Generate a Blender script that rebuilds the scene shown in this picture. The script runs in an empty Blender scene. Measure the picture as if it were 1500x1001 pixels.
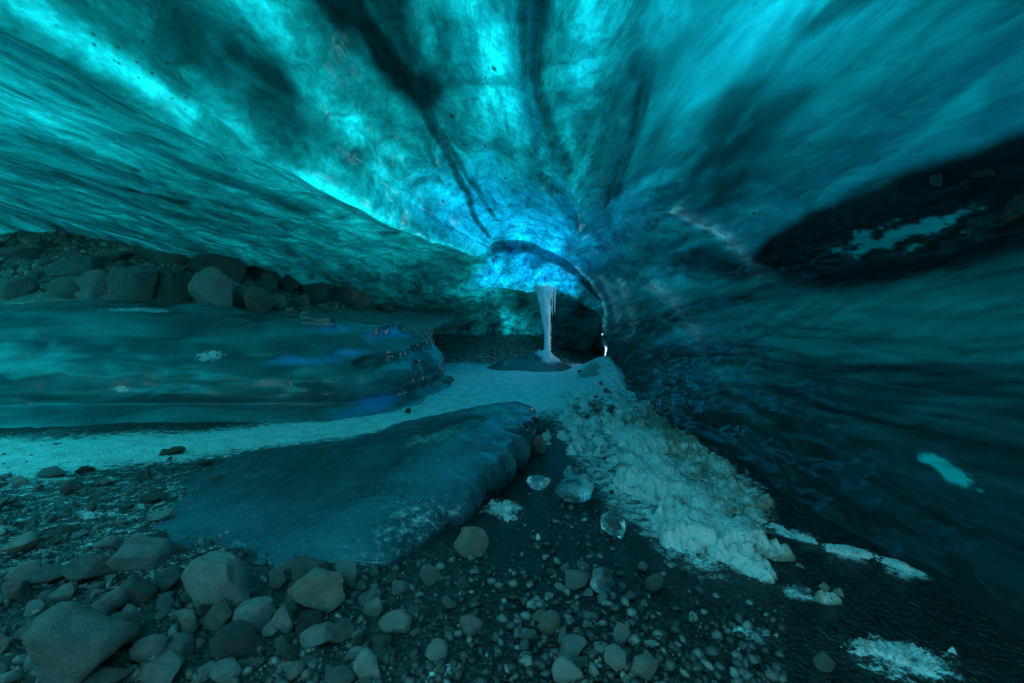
import bpy, bmesh, math, random
import numpy as np
from mathutils import Vector, Matrix, Euler

R = math.radians
rng = np.random.default_rng(11)
random.seed(11)
sc = bpy.context.scene
col = sc.collection

# ------------------------------------------------------------------ camera, sky, sun, exposure
EYE = np.array([0.0, 0.0, 1.0])
PITCH = math.atan(30.0 / 667.0)
cam_d = bpy.data.cameras.new("camera")
cam = bpy.data.objects.new("camera", cam_d)
col.objects.link(cam)
cam_d.sensor_width = 36.0
cam_d.lens = 16.0
cam_d.clip_start = 0.05
cam_d.clip_end = 500.0
cam_d.dof.use_dof = True
cam_d.dof.focus_distance = 5.0
cam_d.dof.aperture_fstop = 9.0
cam.location = EYE
cam.rotation_euler = (R(90) - PITCH, 0, 0)
sc.camera = cam

SUN_EL, SUN_AZ = R(44), R(215)          # azimuth measured from +Y towards +X
world = bpy.data.worlds.new("World")
sc.world = world
world.use_nodes = True
wn = world.node_tree
for n in list(wn.nodes):
    wn.nodes.remove(n)
w_out = wn.nodes.new("ShaderNodeOutputWorld")
w_bg = wn.nodes.new("ShaderNodeBackground")
w_sky = wn.nodes.new("ShaderNodeTexSky")
w_sky.sky_type = 'NISHITA'
w_sky.sun_disc = False
w_sky.sun_elevation = SUN_EL
w_sky.sun_rotation = SUN_AZ
w_bg.inputs[1].default_value = 0.14
wn.links.new(w_sky.outputs[0], w_bg.inputs[0])
wn.links.new(w_bg.outputs[0], w_out.inputs[0])

sun_d = bpy.data.lights.new("sun", 'SUN')
sun_d.energy = 4.0
sun_d.angle = R(0.5)
sun_d.color = (1.0, 0.96, 0.9)
sun = bpy.data.objects.new("sun", sun_d)
col.objects.link(sun)
sdir = Vector((math.sin(SUN_AZ) * math.cos(SUN_EL), math.cos(SUN_AZ) * math.cos(SUN_EL), math.sin(SUN_EL)))
sun.rotation_euler = (-sdir).to_track_quat('-Z', 'Y').to_euler()
sun.location = (0, 0, 30)

sc.view_settings.view_transform = 'Standard'
sc.view_settings.look = 'None'
sc.view_settings.gamma = 1.0
sc.view_settings.use_curve_mapping = False
sc.view_settings.exposure = 2.0
sc.render.engine = 'CYCLES'
sc.cycles.use_denoising = True
sc.cycles.max_bounces = 8
sc.cycles.diffuse_bounces = 4
sc.cycles.glossy_bounces = 4
sc.cycles.transmission_bounces = 6
sc.cycles.transparent_max_bounces = 10
sc.cycles.caustics_reflective = False
sc.cycles.caustics_refractive = False
sc.cycles.sample_clamp_indirect = 4.0

# ------------------------------------------------------------------ numeric helpers
def sstep(a, b, x):
    t = np.clip((x - a) / (b - a), 0, 1)
    return t * t * (3 - 2 * t)

def _hash(ix, iy, iz, seed):
    h = (ix.astype(np.uint32) * np.uint32(374761393) + iy.astype(np.uint32) * np.uint32(668265263)
         + iz.astype(np.uint32) * np.uint32(2147483647) + np.uint32((seed * 974634877) & 0xFFFFFFFF))
    h = (h ^ (h >> np.uint32(13))) * np.uint32(1274126177)
    h = (h ^ (h >> np.uint32(16))) * np.uint32(2246822519)
    return ((h ^ (h >> np.uint32(15))) & np.uint32(0xFFFFFF)).astype(np.float64) / float(0xFFFFFF)

def vnoise(x, y, z, seed=0):
    """smooth value noise, about -1..1"""
    ix, iy, iz = np.floor(x).astype(np.int64), np.floor(y).astype(np.int64), np.floor(z).astype(np.int64)
    fx, fy, fz = x - ix, y - iy, z - iz
    ux, uy, uz = [f * f * f * (f * (f * 6 - 15) + 10) for f in (fx, fy, fz)]
    def c(a, b, d):
        return _hash(ix + a, iy + b, iz + d, seed)
    x00 = c(0,0,0) * (1-ux) + c(1,0,0) * ux
    x10 = c(0,1,0) * (1-ux) + c(1,1,0) * ux
    x01 = c(0,0,1) * (1-ux) + c(1,0,1) * ux
    x11 = c(0,1,1) * (1-ux) + c(1,1,1) * ux
    return ((x00 * (1-uy) + x10 * uy) * (1-uz) + (x01 * (1-uy) + x11 * uy) * uz) * 2 - 1

def fbm(x, y, z, oct=4, seed=0, gain=0.5, ridged=False):
    a, s, t = 1.0, 0.0, 0.0
    for k in range(oct):
        n = vnoise(x + 13.7 * k, y - 7.1 * k, z + 3.3 * k, seed + k)
        if ridged:
            n = 1 - 2 * np.abs(n)
        s = s + a * n; t += a
        a *= gain; x = x * 2.03; y = y * 2.03; z = z * 2.03
    return s / t

def billow(x, y, z, oct=4, seed=0):
    a, s, t = 1.0, 0.0, 0.0
    for k in range(oct):
        s = s + a * np.abs(vnoise(x + 13.7*k, y - 7.1*k, z + 3.3*k, seed + k)); t += a
        a *= 0.55; x = x * 2.03; y = y * 2.03; z = z * 2.03
    return s / t

def pchip(xk, yk, x):
    xk = np.asarray(xk, float); yk = np.asarray(yk, float)
    h = np.diff(xk); d = np.diff(yk) / h
    m = np.zeros_like(yk)
    m[0], m[-1] = d[0], d[-1]
    for i in range(1, len(xk) - 1):
        if d[i-1] * d[i] > 0:
            w1, w2 = 2*h[i] + h[i-1], h[i] + 2*h[i-1]
            m[i] = (w1 + w2) / (w1 / d[i-1] + w2 / d[i])
    i = np.clip(np.searchsorted(xk, x) - 1, 0, len(h) - 1)
    t = np.clip((x - xk[i]) / h[i], 0, 1)
    return ((2*t**3 - 3*t**2 + 1) * yk[i] + (t**3 - 2*t**2 + t) * h[i] * m[i]
            + (-2*t**3 + 3*t**2) * yk[i+1] + (t**3 - t**2) * h[i] * m[i+1])

def curve_dist(px, py, pts):
    """distance from points to a polyline, with the running parameter 0..1"""
    best = np.full(px.shape, 1e9); par = np.zeros(px.shape)
    n = len(pts) - 1
    for i in range(n):
        ax, ay = pts[i]; bx, by = pts[i+1]
        dx, dy = bx - ax, by - ay
        t = np.clip(((px - ax) * dx + (py - ay) * dy) / (dx*dx + dy*dy + 1e-12), 0, 1)
        d = np.hypot(px - ax - t*dx, py - ay - t*dy)
        m = d < best
        best = np.where(m, d, best); par = np.where(m, (i + t) / n, par)
    return best, par

def ray(px, py):
    """direction of sight through a point of the 1500 x 1001 photograph"""
    d = np.array([(px - 750.0) / 667.0, 1.0, (500.5 - py) / 667.0])
    c, s = math.cos(PITCH), math.sin(PITCH)
    return np.array([d[0], d[1]*c + d[2]*s, -d[1]*s + d[2]*c])

def at_z(px, py, z=0.0):
    d = ray(px, py); t = (z - EYE[2]) / d[2]
    return EYE + d * t

def at_y(px, py, y):
    d = ray(px, py)
    return EYE + d * (y / d[1])

# ------------------------------------------------------------------ mesh helpers
def mesh_np(name, verts, faces, mat=None, smooth=True, attrs=None):
    verts = np.asarray(verts, np.float32); faces = np.asarray(faces, np.int32)
    me = bpy.data.meshes.new(name)
    k = faces.shape[1]
    me.vertices.add(len(verts)); me.vertices.foreach_set("co", verts.ravel())
    me.loops.add(faces.size); me.loops.foreach_set("vertex_index", faces.ravel())
    me.polygons.add(len(faces)); me.polygons.foreach_set("loop_start", np.arange(0, faces.size, k, dtype=np.int32))
    me.update(calc_edges=True); me.validate()
    if smooth:
        me.polygons.foreach_set("use_smooth", np.ones(len(me.polygons), bool))
    if attrs:
        for a, v in attrs.items():
            me.attributes.new(a, 'FLOAT', 'POINT').data.foreach_set("value", np.asarray(v, np.float32).ravel())
    if mat:
        me.materials.append(mat)
    return me

def grid_faces(nr, nc, wrap=False, flip=False):
    r = np.arange(nr - 1)[:, None]; c = np.arange(nc if wrap else nc - 1)[None, :]
    c2 = (c + 1) % nc
    f = np.stack([r*nc + c, r*nc + c2, (r+1)*nc + c2, (r+1)*nc + c], -1).reshape(-1, 4)
    return f[:, ::-1] if flip else f

def add(name, me, parent=None, label=None, cat=None, group=None, kind=None):
    o = bpy.data.objects.new(name, me); col.objects.link(o)
    if parent: o.parent = parent
    if label: o["label"] = label
    if cat: o["category"] = cat
    if group: o["group"] = group
    if kind: o["kind"] = kind
    return o

# ------------------------------------------------------------------ material helpers
class N:
    def __init__(self, name):
        self.m = bpy.data.materials.new(name); self.m.use_nodes = True
        self.t = self.m.node_tree
        for n in list(self.t.nodes): self.t.nodes.remove(n)
        self.out = self.t.nodes.new("ShaderNodeOutputMaterial")
    def n(self, typ, **kw):
        x = self.t.nodes.new("ShaderNode" + typ)
        for k, v in kw.items(): setattr(x, k, v)
        return x
    def set(self, sock, v):
        if isinstance(v, bpy.types.NodeSocket): self.t.links.new(v, sock)
        elif isinstance(v, (tuple, list)) and len(v) == 3 and sock.type == 'RGBA': sock.default_value = (*v, 1)
        else: sock.default_value = v
    def attr(self, name):
        return self.n("Attribute", attribute_name=name).outputs["Fac"]
    def pos(self):
        return self.n("NewGeometry").outputs["Position"]
    def obj(self):
        return self.n("TexCoord").outputs["Object"]
    def scale(self, vec, s):
        x = self.n("Mapping"); self.set(x.inputs[0], vec); x.inputs[3].default_value = s
        return x.outputs[0]
    def noise(self, vec, scale=1, detail=4, rough=0.55, dist=0.0):
        x = self.n("TexNoise"); self.set(x.inputs["Vector"], vec)
        x.inputs["Scale"].default_value = scale; x.inputs["Detail"].default_value = detail
        x.inputs["Roughness"].default_value = rough; x.inputs["Distortion"].default_value = dist
        return x.outputs["Fac"]
    def voro(self, vec, scale=1, feature='F1', out="Distance", rand=1.0):
        x = self.n("TexVoronoi", feature=feature); self.set(x.inputs["Vector"], vec)
        x.inputs["Scale"].default_value = scale; x.inputs["Randomness"].default_value = rand
        return x.outputs[out]
    def ramp(self, v, a, b, lo=0.0, hi=1.0):
        x = self.n("MapRange", interpolation_type='SMOOTHSTEP')
        self.set(x.inputs["Value"], v); self.set(x.inputs["From Min"], a); self.set(x.inputs["From Max"], b)
        self.set(x.inputs["To Min"], lo); self.set(x.inputs["To Max"], hi)
        return x.outputs[0]
    def math(self, op, a, b=0.0):
        x = self.n("Math", operation=op); self.set(x.inputs[0], a); self.set(x.inputs[1], b)
        return x.outputs[0]
    def mix(self, f, a, b, mode='MIX'):
        x = self.n("Mix", data_type='RGBA', blend_type=mode)
        self.set(x.inputs[0], f); self.set(x.inputs[6], a); self.set(x.inputs[7], b)
        return x.outputs[2]
    def vscale(self, v, s):
        x = self.n("VectorMath", operation='SCALE'); self.set(x.inputs[0], v); self.set(x.inputs[3], s)
        return x.outputs[0]
    def bump(self, h, strength=0.3, dist=0.02, normal=None):
        x = self.n("Bump"); self.set(x.inputs["Height"], h); x.inputs["Strength"].default_value = strength
        x.inputs["Distance"].default_value = dist
        if normal is not None: self.set(x.inputs["Normal"], normal)
        return x.outputs[0]
    def principled(self, **kw):
        x = self.n("BsdfPrincipled")
        for k, v in kw.items(): self.set(x.inputs[k.replace("_", " ")], v)
        return x.outputs[0]
    def surf(self, s):
        self.t.links.new(s, self.out.inputs[0]); return self.m

# ---- glacier ice seen from inside: daylight comes through it, silt in it holds the light back
def make_roof_mat():
    b = N("glacier_ice")
    P = b.pos()
    S = b.scale(P, (1.0, 0.16, 1.0))
    S2 = b.scale(P, (1.0, 0.35, 1.0))
    glow, silt, blue = b.attr("glow"), b.attr("silt"), b.attr("blue")
    n_big = b.noise(S, 1.5, 3, 0.55, 0.8)
    soft = b.attr('soft')
    n_fine = b.noise(S, 9, 5, 0.58, 0.8)
    n_cloud = b.noise(S2, 3.0, 5, 0.55, 1.4)
    mott = b.noise(b.scale(P, (1, 0.6, 1)), 13, 4, 0.6, 0.8)
    vein = b.noise(S, 5.5, 5, 0.6, 1.4)
    vein_d = b.ramp(b.math('ABSOLUTE', b.math('SUBTRACT', vein, 0.5)), 0.0, 0.022, 1, 0)
    vein2 = b.noise(S2, 2.6, 5, 0.6, 1.0)
    vein_l = b.ramp(b.math('ABSOLUTE', b.math('SUBTRACT', vein2, 0.52)), 0.0, 0.015, 1, 0)
    grain = b.noise(b.scale(P, (1, 0.5, 1)), 75, 3, 0.7)
    def fade(v, k):                                         # towards 1 where the ice is smooth
        return b.math('ADD', b.math('MULTIPLY', v, b.math('SUBTRACT', 1.0, b.math('MULTIPLY', soft, k))), b.math('MULTIPLY', soft, k))
    var = b.math('MULTIPLY', b.ramp(n_big, 0.3, 0.7, 0.55, 1.25), fade(b.ramp(n_fine, 0.35, 0.7, 0.88, 1.08), 0.8))
    var = b.math('MULTIPLY', var, fade(b.ramp(n_cloud, 0.36, 0.60, 0.48, 1.25), 0.45))
    var = b.math('MULTIPLY', var, fade(b.ramp(mott, 0.38, 0.62, 0.72, 1.15), 0.8))
    var = b.math('MULTIPLY', var, fade(b.ramp(grain, 0.35, 0.65, 0.84, 1.10), 0.9))
    var = b.math('MULTIPLY', var, b.math('SUBTRACT', 1.0, b.math('MULTIPLY', vein_d, b.ramp(n_cloud, 0.45, 0.6, 0, 0.3))))
    var = b.math('ADD', var, b.math('MULTIPLY', b.math('MULTIPLY', vein_l, b.math('SUBTRACT', 1.0, soft)), b.ramp(n_big, 0.45, 0.6, 0, 0.30)))
    # silt grains and small stones frozen in
    vs = b.scale(P, (1.0, 0.55, 1.0))
    sp = b.voro(b.vscale(vs, 1.0), 7.0)
    spm = b.noise(P, 1.7, 2, 0.5)
    speck = b.math('MULTIPLY', b.ramp(sp, 0.07, 0.15, 1, 0), b.ramp(spm, 0.46, 0.54))
    sp2 = b.voro(vs, 34.0)
    speck2 = b.math('MULTIPLY', b.ramp(sp2, 0.12, 0.24, 1, 0), b.ramp(b.noise(S2, 3.1, 3, 0.6), 0.50, 0.60))
    spk = b.math('MULTIPLY', b.math('MAXIMUM', speck, b.math('MULTIPLY', speck2, 0.75)), b.math('SUBTRACT', 1.0, b.math('MULTIPLY', soft, 0.6)))
    silt_t = b.math('MAXIMUM', silt, b.math('MULTIPLY', spk, 0.85))
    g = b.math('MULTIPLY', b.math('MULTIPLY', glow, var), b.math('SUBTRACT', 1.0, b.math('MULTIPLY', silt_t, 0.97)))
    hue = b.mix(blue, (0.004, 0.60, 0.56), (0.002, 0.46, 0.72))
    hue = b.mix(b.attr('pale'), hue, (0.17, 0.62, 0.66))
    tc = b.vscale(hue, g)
    dcol = b.mix(silt_t, (0.008, 0.050, 0.058), (0.010, 0.011, 0.013))
    bmp_h = b.math('ADD', b.math('MULTIPLY', n_fine, 0.7), b.math('MULTIPLY', b.noise(S2, 9.0, 3, 0.5, 0.3), 1.0))
    cell = b.n("TexVoronoi", feature='SMOOTH_F1'); b.set(cell.inputs["Vector"], b.scale(P, (1.0, 0.45, 1.0)))
    cell.inputs["Scale"].default_value = 3.2; cell.inputs["Smoothness"].default_value = 0.12
    nrm0 = b.bump(cell.outputs["Distance"], 0.5, 0.16)
    b.set(nrm0.node.inputs['Strength'], b.math('MULTIPLY', b.math('SUBTRACT', 1.0, soft), 0.5))
    nrm = b.bump(bmp_h, 0.32, 0.03, nrm0)
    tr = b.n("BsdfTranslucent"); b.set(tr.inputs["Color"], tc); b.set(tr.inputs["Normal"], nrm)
    df = b.n("BsdfDiffuse"); b.set(df.inputs["Color"], dcol); b.set(df.inputs["Normal"], nrm)
    ad = b.n("AddShader"); b.set(ad.inputs[0], tr.outputs[0]); b.set(ad.inputs[1], df.outputs[0])
    gl = b.n("BsdfGlossy"); b.set(gl.inputs["Roughness"], b.ramp(n_cloud, 0.3, 0.7, 0.05, 0.2)); b.set(gl.inputs["Normal"], nrm)
    gl.inputs["Color"].default_value = (0.9, 0.95, 1, 1)
    fr = b.n("Fresnel"); fr.inputs["IOR"].default_value = 1.31; b.set(fr.inputs["Normal"], nrm)
    mx = b.n("MixShader"); b.set(mx.inputs[0], fr.outputs[0]); b.set(mx.inputs[1], ad.outputs[0]); b.set(mx.inputs[2], gl.outputs[0])
    return b.surf(mx.outputs[0])

def make_shell_mat():
    b = N("glacier_top_ice")
    tp = b.n("BsdfTransparent"); tp.inputs[0].default_value = (0.62, 0.93, 1.0, 1)
    df = b.n("BsdfDiffuse"); df.inputs[0].default_value = (0.75, 0.8, 0.84, 1)
    mx = b.n("MixShader"); mx.inputs[0].default_value = 0.15
    b.set(mx.inputs[1], tp.outputs[0]); b.set(mx.inputs[2], df.outputs[0])
    return b.surf(mx.outputs[0])

def make_block_ice(name, base, base2, rough=(0.08, 0.28), gritty=0.15):
    b = N(name)
    P = b.pos()
    S = b.scale(P, (0.5, 0.8, 2.2))
    n1 = b.noise(S, 2.0, 4, 0.5, 0.6)
    n2 = b.noise(P, 38, 4, 0.6)
    n3 = b.noise(P, 3.2, 5, 0.65, 0.4)
    fr = b.attr("frost")
    frm = b.math('MULTIPLY', b.ramp(b.math('ADD', fr, b.math('SUBTRACT', b.noise(P, 26, 5, 0.7), 0.5)), 0.35, 0.75), 0.9)
    c = b.mix(b.ramp(n1, 0.34, 0.72), base, base2)
    ce = b.voro(b.vscale(P, 1.0), 1.7, 'DISTANCE_TO_EDGE')
    wv = b.n('VectorMath', operation='ADD'); b.set(wv.inputs[0], P)
    nz = b.n('TexNoise'); nz.inputs['Scale'].default_value = 3.0; nz.inputs['Detail'].default_value = 5; b.set(nz.inputs['Vector'], P)
    b.set(wv.inputs[1], b.vscale(nz.outputs['Color'], 0.5)); b.set(ce.node.inputs['Vector'], wv.outputs[0])
    crack = b.ramp(ce, 0.0, 0.018, 1, 0)
    c = b.mix(b.math('MULTIPLY', crack, b.ramp(n3, 0.45, 0.62, 0, 0.16)), c, (0.20, 0.36, 0.40))
    c = b.mix(b.attr('blue_reflection'), c, (0.05, 0.30, 0.62))  # reflections painted into the base colour, ledge only
    grit = b.ramp(b.noise(P, 110, 3, 0.75), 0.56, 0.72, 0, gritty)
    c = b.mix(grit, c, (0.30, 0.36, 0.37))
    c = b.mix(b.ramp(b.noise(P, 55, 4, 0.7), 0.58, 0.70, 0, gritty), c, (0.015, 0.02, 0.022))
    c = b.mix(frm, c, (0.62, 0.70, 0.72))
    rg = b.math('MAXIMUM', b.ramp(n3, 0.3, 0.7, rough[0], rough[1]), b.math('MULTIPLY', frm, 0.8))
    h = b.math('ADD', b.math('MULTIPLY', n1, 1.0), b.math('MULTIPLY', n2, 0.18))
    nrm = b.bump(h, 0.4, 0.04)
    s = b.principled(Base_Color=c, Roughness=rg, IOR=1.31, Normal=nrm, Specular_IOR_Level=1.0)
    return b.surf(s)

def make_ground_mat(name, dark=(0.014, 0.014, 0.0135), pale=(0.065, 0.062, 0.056)):
    b = N(name)
    P = b.pos()
    snow, wet = b.attr("snow"), b.attr("wet")
    v = b.voro(P, 55, out="Color")
    sep = b.n("SeparateColor"); b.set(sep.inputs[0], v)
    vd = b.voro(P, 55)
    n1 = b.noise(P, 7, 6, 0.65)
    n2 = b.noise(P, 60, 4, 0.7)
    g = b.math('MULTIPLY', sep.outputs[0], b.ramp(n1, 0.3, 0.7, 0.5, 1.2))
    c = b.vscale(b.mix(g, dark, pale), b.ramp(wet, 0, 1, 1.0, 0.45))
    gr = b.math('SUBTRACT', b.noise(P, 95, 3, 0.8), 0.5)
    gr2 = b.math('SUBTRACT', b.noise(b.scale(P, (1, 1, 1)), 16, 5, 0.75), 0.5)
    m = b.math('ADD', snow, b.math('ADD', b.math('MULTIPLY', gr, 1.0), b.math('MULTIPLY', gr2, 1.25)))
    mk = b.ramp(m, 0.42, 0.62)
    sc_ = b.mix(b.ramp(n1, 0.35, 0.7), (0.72, 0.78, 0.78), (0.50, 0.52, 0.50))
    c = b.mix(mk, c, sc_)
    h = b.math('ADD', b.math('MULTIPLY', b.math('SUBTRACT', 1.0, vd), 0.7), b.math('ADD', b.math('MULTIPLY', n2, 0.5), b.math('MULTIPLY', mk, 0.35)))
    nrm = b.bump(h, 0.8, 0.02)
    rg = b.math('MAXIMUM', b.ramp(wet, 0, 1, 0.75, 0.3), b.math('MULTIPLY', mk, 0.7))
    s = b.principled(Base_Color=c, Roughness=rg, Normal=nrm, Specular_IOR_Level=0.4)
    return b.surf(s)

def make_snow_mat():
    b = N("dirty_snow")
    P = b.pos()
    dirt = b.attr("dirt")
    n1 = b.noise(P, 9, 6, 0.7)
    n2 = b.noise(P, 70, 4, 0.7)
    dm = b.ramp(b.math('ADD', dirt, b.math('ADD', b.math('MULTIPLY', b.math('SUBTRACT', n1, 0.5), 1.4), b.math('MULTIPLY', b.math('SUBTRACT', n2, 0.5), 0.5))), 0.35, 0.8)
    c = b.mix(dm, (0.66, 0.70, 0.70), (0.30, 0.235, 0.175))
    n3 = b.noise(P, 150, 3, 0.8)
    c = b.mix(b.ramp(n2, 0.58, 0.70), c, (0.09, 0.075, 0.06))
    c = b.mix(b.ramp(n3, 0.55, 0.75, 0, 0.6), c, (0.12, 0.10, 0.085))
    h = b.math('ADD', n1, b.math('ADD', b.math('MULTIPLY', n2, 0.5), b.math('MULTIPLY', n3, 0.3)))
    s = b.principled(Base_Color=c, Roughness=0.7, Normal=b.bump(h, 1.0, 0.025), Specular_IOR_Level=0.3)
    return b.surf(s)

def make_rock_mat(name, c0, c1, rough=0.5):
    b = N(name)
    O = b.obj()
    rnd = b.n("ObjectInfo").outputs["Random"]
    off = b.n("VectorMath", operation='ADD'); b.set(off.inputs[0], O)
    cb = b.n("CombineXYZ")
    for i in range(3): b.set(cb.inputs[i], b.math('MULTIPLY', rnd, 37.0 + 11*i))
    b.set(off.inputs[1], cb.outputs[0])
    V = off.outputs[0]
    n1 = b.noise(V, 1.6, 6, 0.65, 0.3)
    n2 = b.noise(V, 9, 6, 0.7)
    n3 = b.noise(V, 34, 3, 0.7)
    c = b.mix(b.ramp(n1, 0.3, 0.7), c0, c1)
    c = b.mix(b.ramp(n2, 0.54, 0.78, 0, 0.6), c, (0.06, 0.055, 0.05))
    c = b.mix(b.ramp(n3, 0.55, 0.72, 0, 0.5), c, (0.5, 0.48, 0.44))
    c = b.vscale(c, b.ramp(rnd, 0, 1, 0.62, 1.3))
    h = b.math('ADD', b.math('MULTIPLY', n2, 1.0), b.math('MULTIPLY', n3, 0.3))
    s = b.principled(Base_Color=c, Roughness=rough, Normal=b.bump(h, 0.9, 0.2), Specular_IOR_Level=0.4)
    return b.surf(s)

def make_pebble_mat(name, lo, hi):
    b = N(name)
    P = b.pos()
    t = b.attr("tone")
    c = b.mix(t, lo, hi)
    n2 = b.noise(P, 90, 3, 0.6)
    c = b.mix(b.ramp(n2, 0.5, 0.75, 0, 0.5), c, (0.06, 0.055, 0.05))
    s = b.principled(Base_Color=c, Roughness=0.5, Normal=b.bump(n2, 0.4, 0.005), Specular_IOR_Level=0.4)
    return b.surf(s)

def make_clear_ice():
    b = N("clear_ice")
    P = b.pos()
    n = b.noise(P, 30, 4, 0.6, 0.5)
    n2 = b.noise(P, 9, 4, 0.6, 0.5)
    s = b.principled(Base_Color=(0.78, 0.95, 1.0), Roughness=b.ramp(n2, 0.40, 0.7, 0.02, 0.3), IOR=1.31,
                     Transmission_Weight=b.ramp(n2, 0.40, 0.7, 0.97, 0.6), Normal=b.bump(n, 0.35, 0.02))
    return b.surf(s)

def make_white_ice():
    b = N("white_ice")
    P = b.pos()
    S = b.scale(P, (1, 1, 0.25))
    n = b.noise(S, 22, 5, 0.6, 0.4)
    f = b.noise(P, 120, 3, 0.7)
    c = b.mix(b.ramp(n, 0.3, 0.7), (0.72, 0.79, 0.83), (0.92, 0.94, 0.96))
    h = b.math('ADD', n, b.math('MULTIPLY', f, 0.5))
    s = b.principled(Base_Color=c, Roughness=0.32, IOR=1.31, Normal=b.bump(h, 0.6, 0.02),
                     Subsurface_Weight=0.35, Subsurface_Radius=(0.02, 0.05, 0.06), Subsurface_Scale=0.6)
    return b.surf(s)

M_ROOF = make_roof_mat()
M_SHELL = make_shell_mat()
M_LEDGE = make_block_ice("dark_blue_ice", (0.014, 0.095, 0.105), (0.036, 0.24, 0.25), (0.04, 0.16))
M_SLAB = make_block_ice("grey_blue_ice", (0.008, 0.034, 0.044), (0.030, 0.12, 0.155), (0.08, 0.34), 0.85)
M_MOUND = make_block_ice("mound_ice", (0.05, 0.07, 0.075), (0.12, 0.15, 0.16), (0.15, 0.35))
M_GROUND = make_ground_mat("wet_gravel_floor")
M_BANK = make_ground_mat("rubble_bank_gravel", (0.12, 0.12, 0.11), (0.36, 0.355, 0.33))
M_SNOW = make_snow_mat()
M_GREY = make_rock_mat("grey_stone", (0.24, 0.25, 0.24), (0.40, 0.415, 0.40))
M_PALE = make_rock_mat("pale_stone", (0.38, 0.385, 0.36), (0.52, 0.525, 0.49))
M_BROWN = make_rock_mat("brown_stone", (0.235, 0.215, 0.185), (0.36, 0.335, 0.295))
M_DARK = make_rock_mat("dark_stone", (0.11, 0.112, 0.106), (0.20, 0.202, 0.19), 0.45)
M_BGREY = make_rock_mat("bank_grey_stone", (0.34, 0.35, 0.33), (0.50, 0.51, 0.48))
M_BDARK = make_rock_mat("bank_dark_stone", (0.20, 0.205, 0.19), (0.33, 0.335, 0.31))
M_BBROWN = make_rock_mat("bank_brown_stone", (0.32, 0.275, 0.23), (0.45, 0.40, 0.35))
M_PEB = make_pebble_mat("gravel_stone", (0.035, 0.034, 0.032), (0.22, 0.215, 0.20))
M_RUB = make_pebble_mat("rubble_stone", (0.16, 0.16, 0.148), (0.50, 0.49, 0.45))
M_CLEAR = make_clear_ice()
M_WHITE = make_white_ice()

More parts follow.
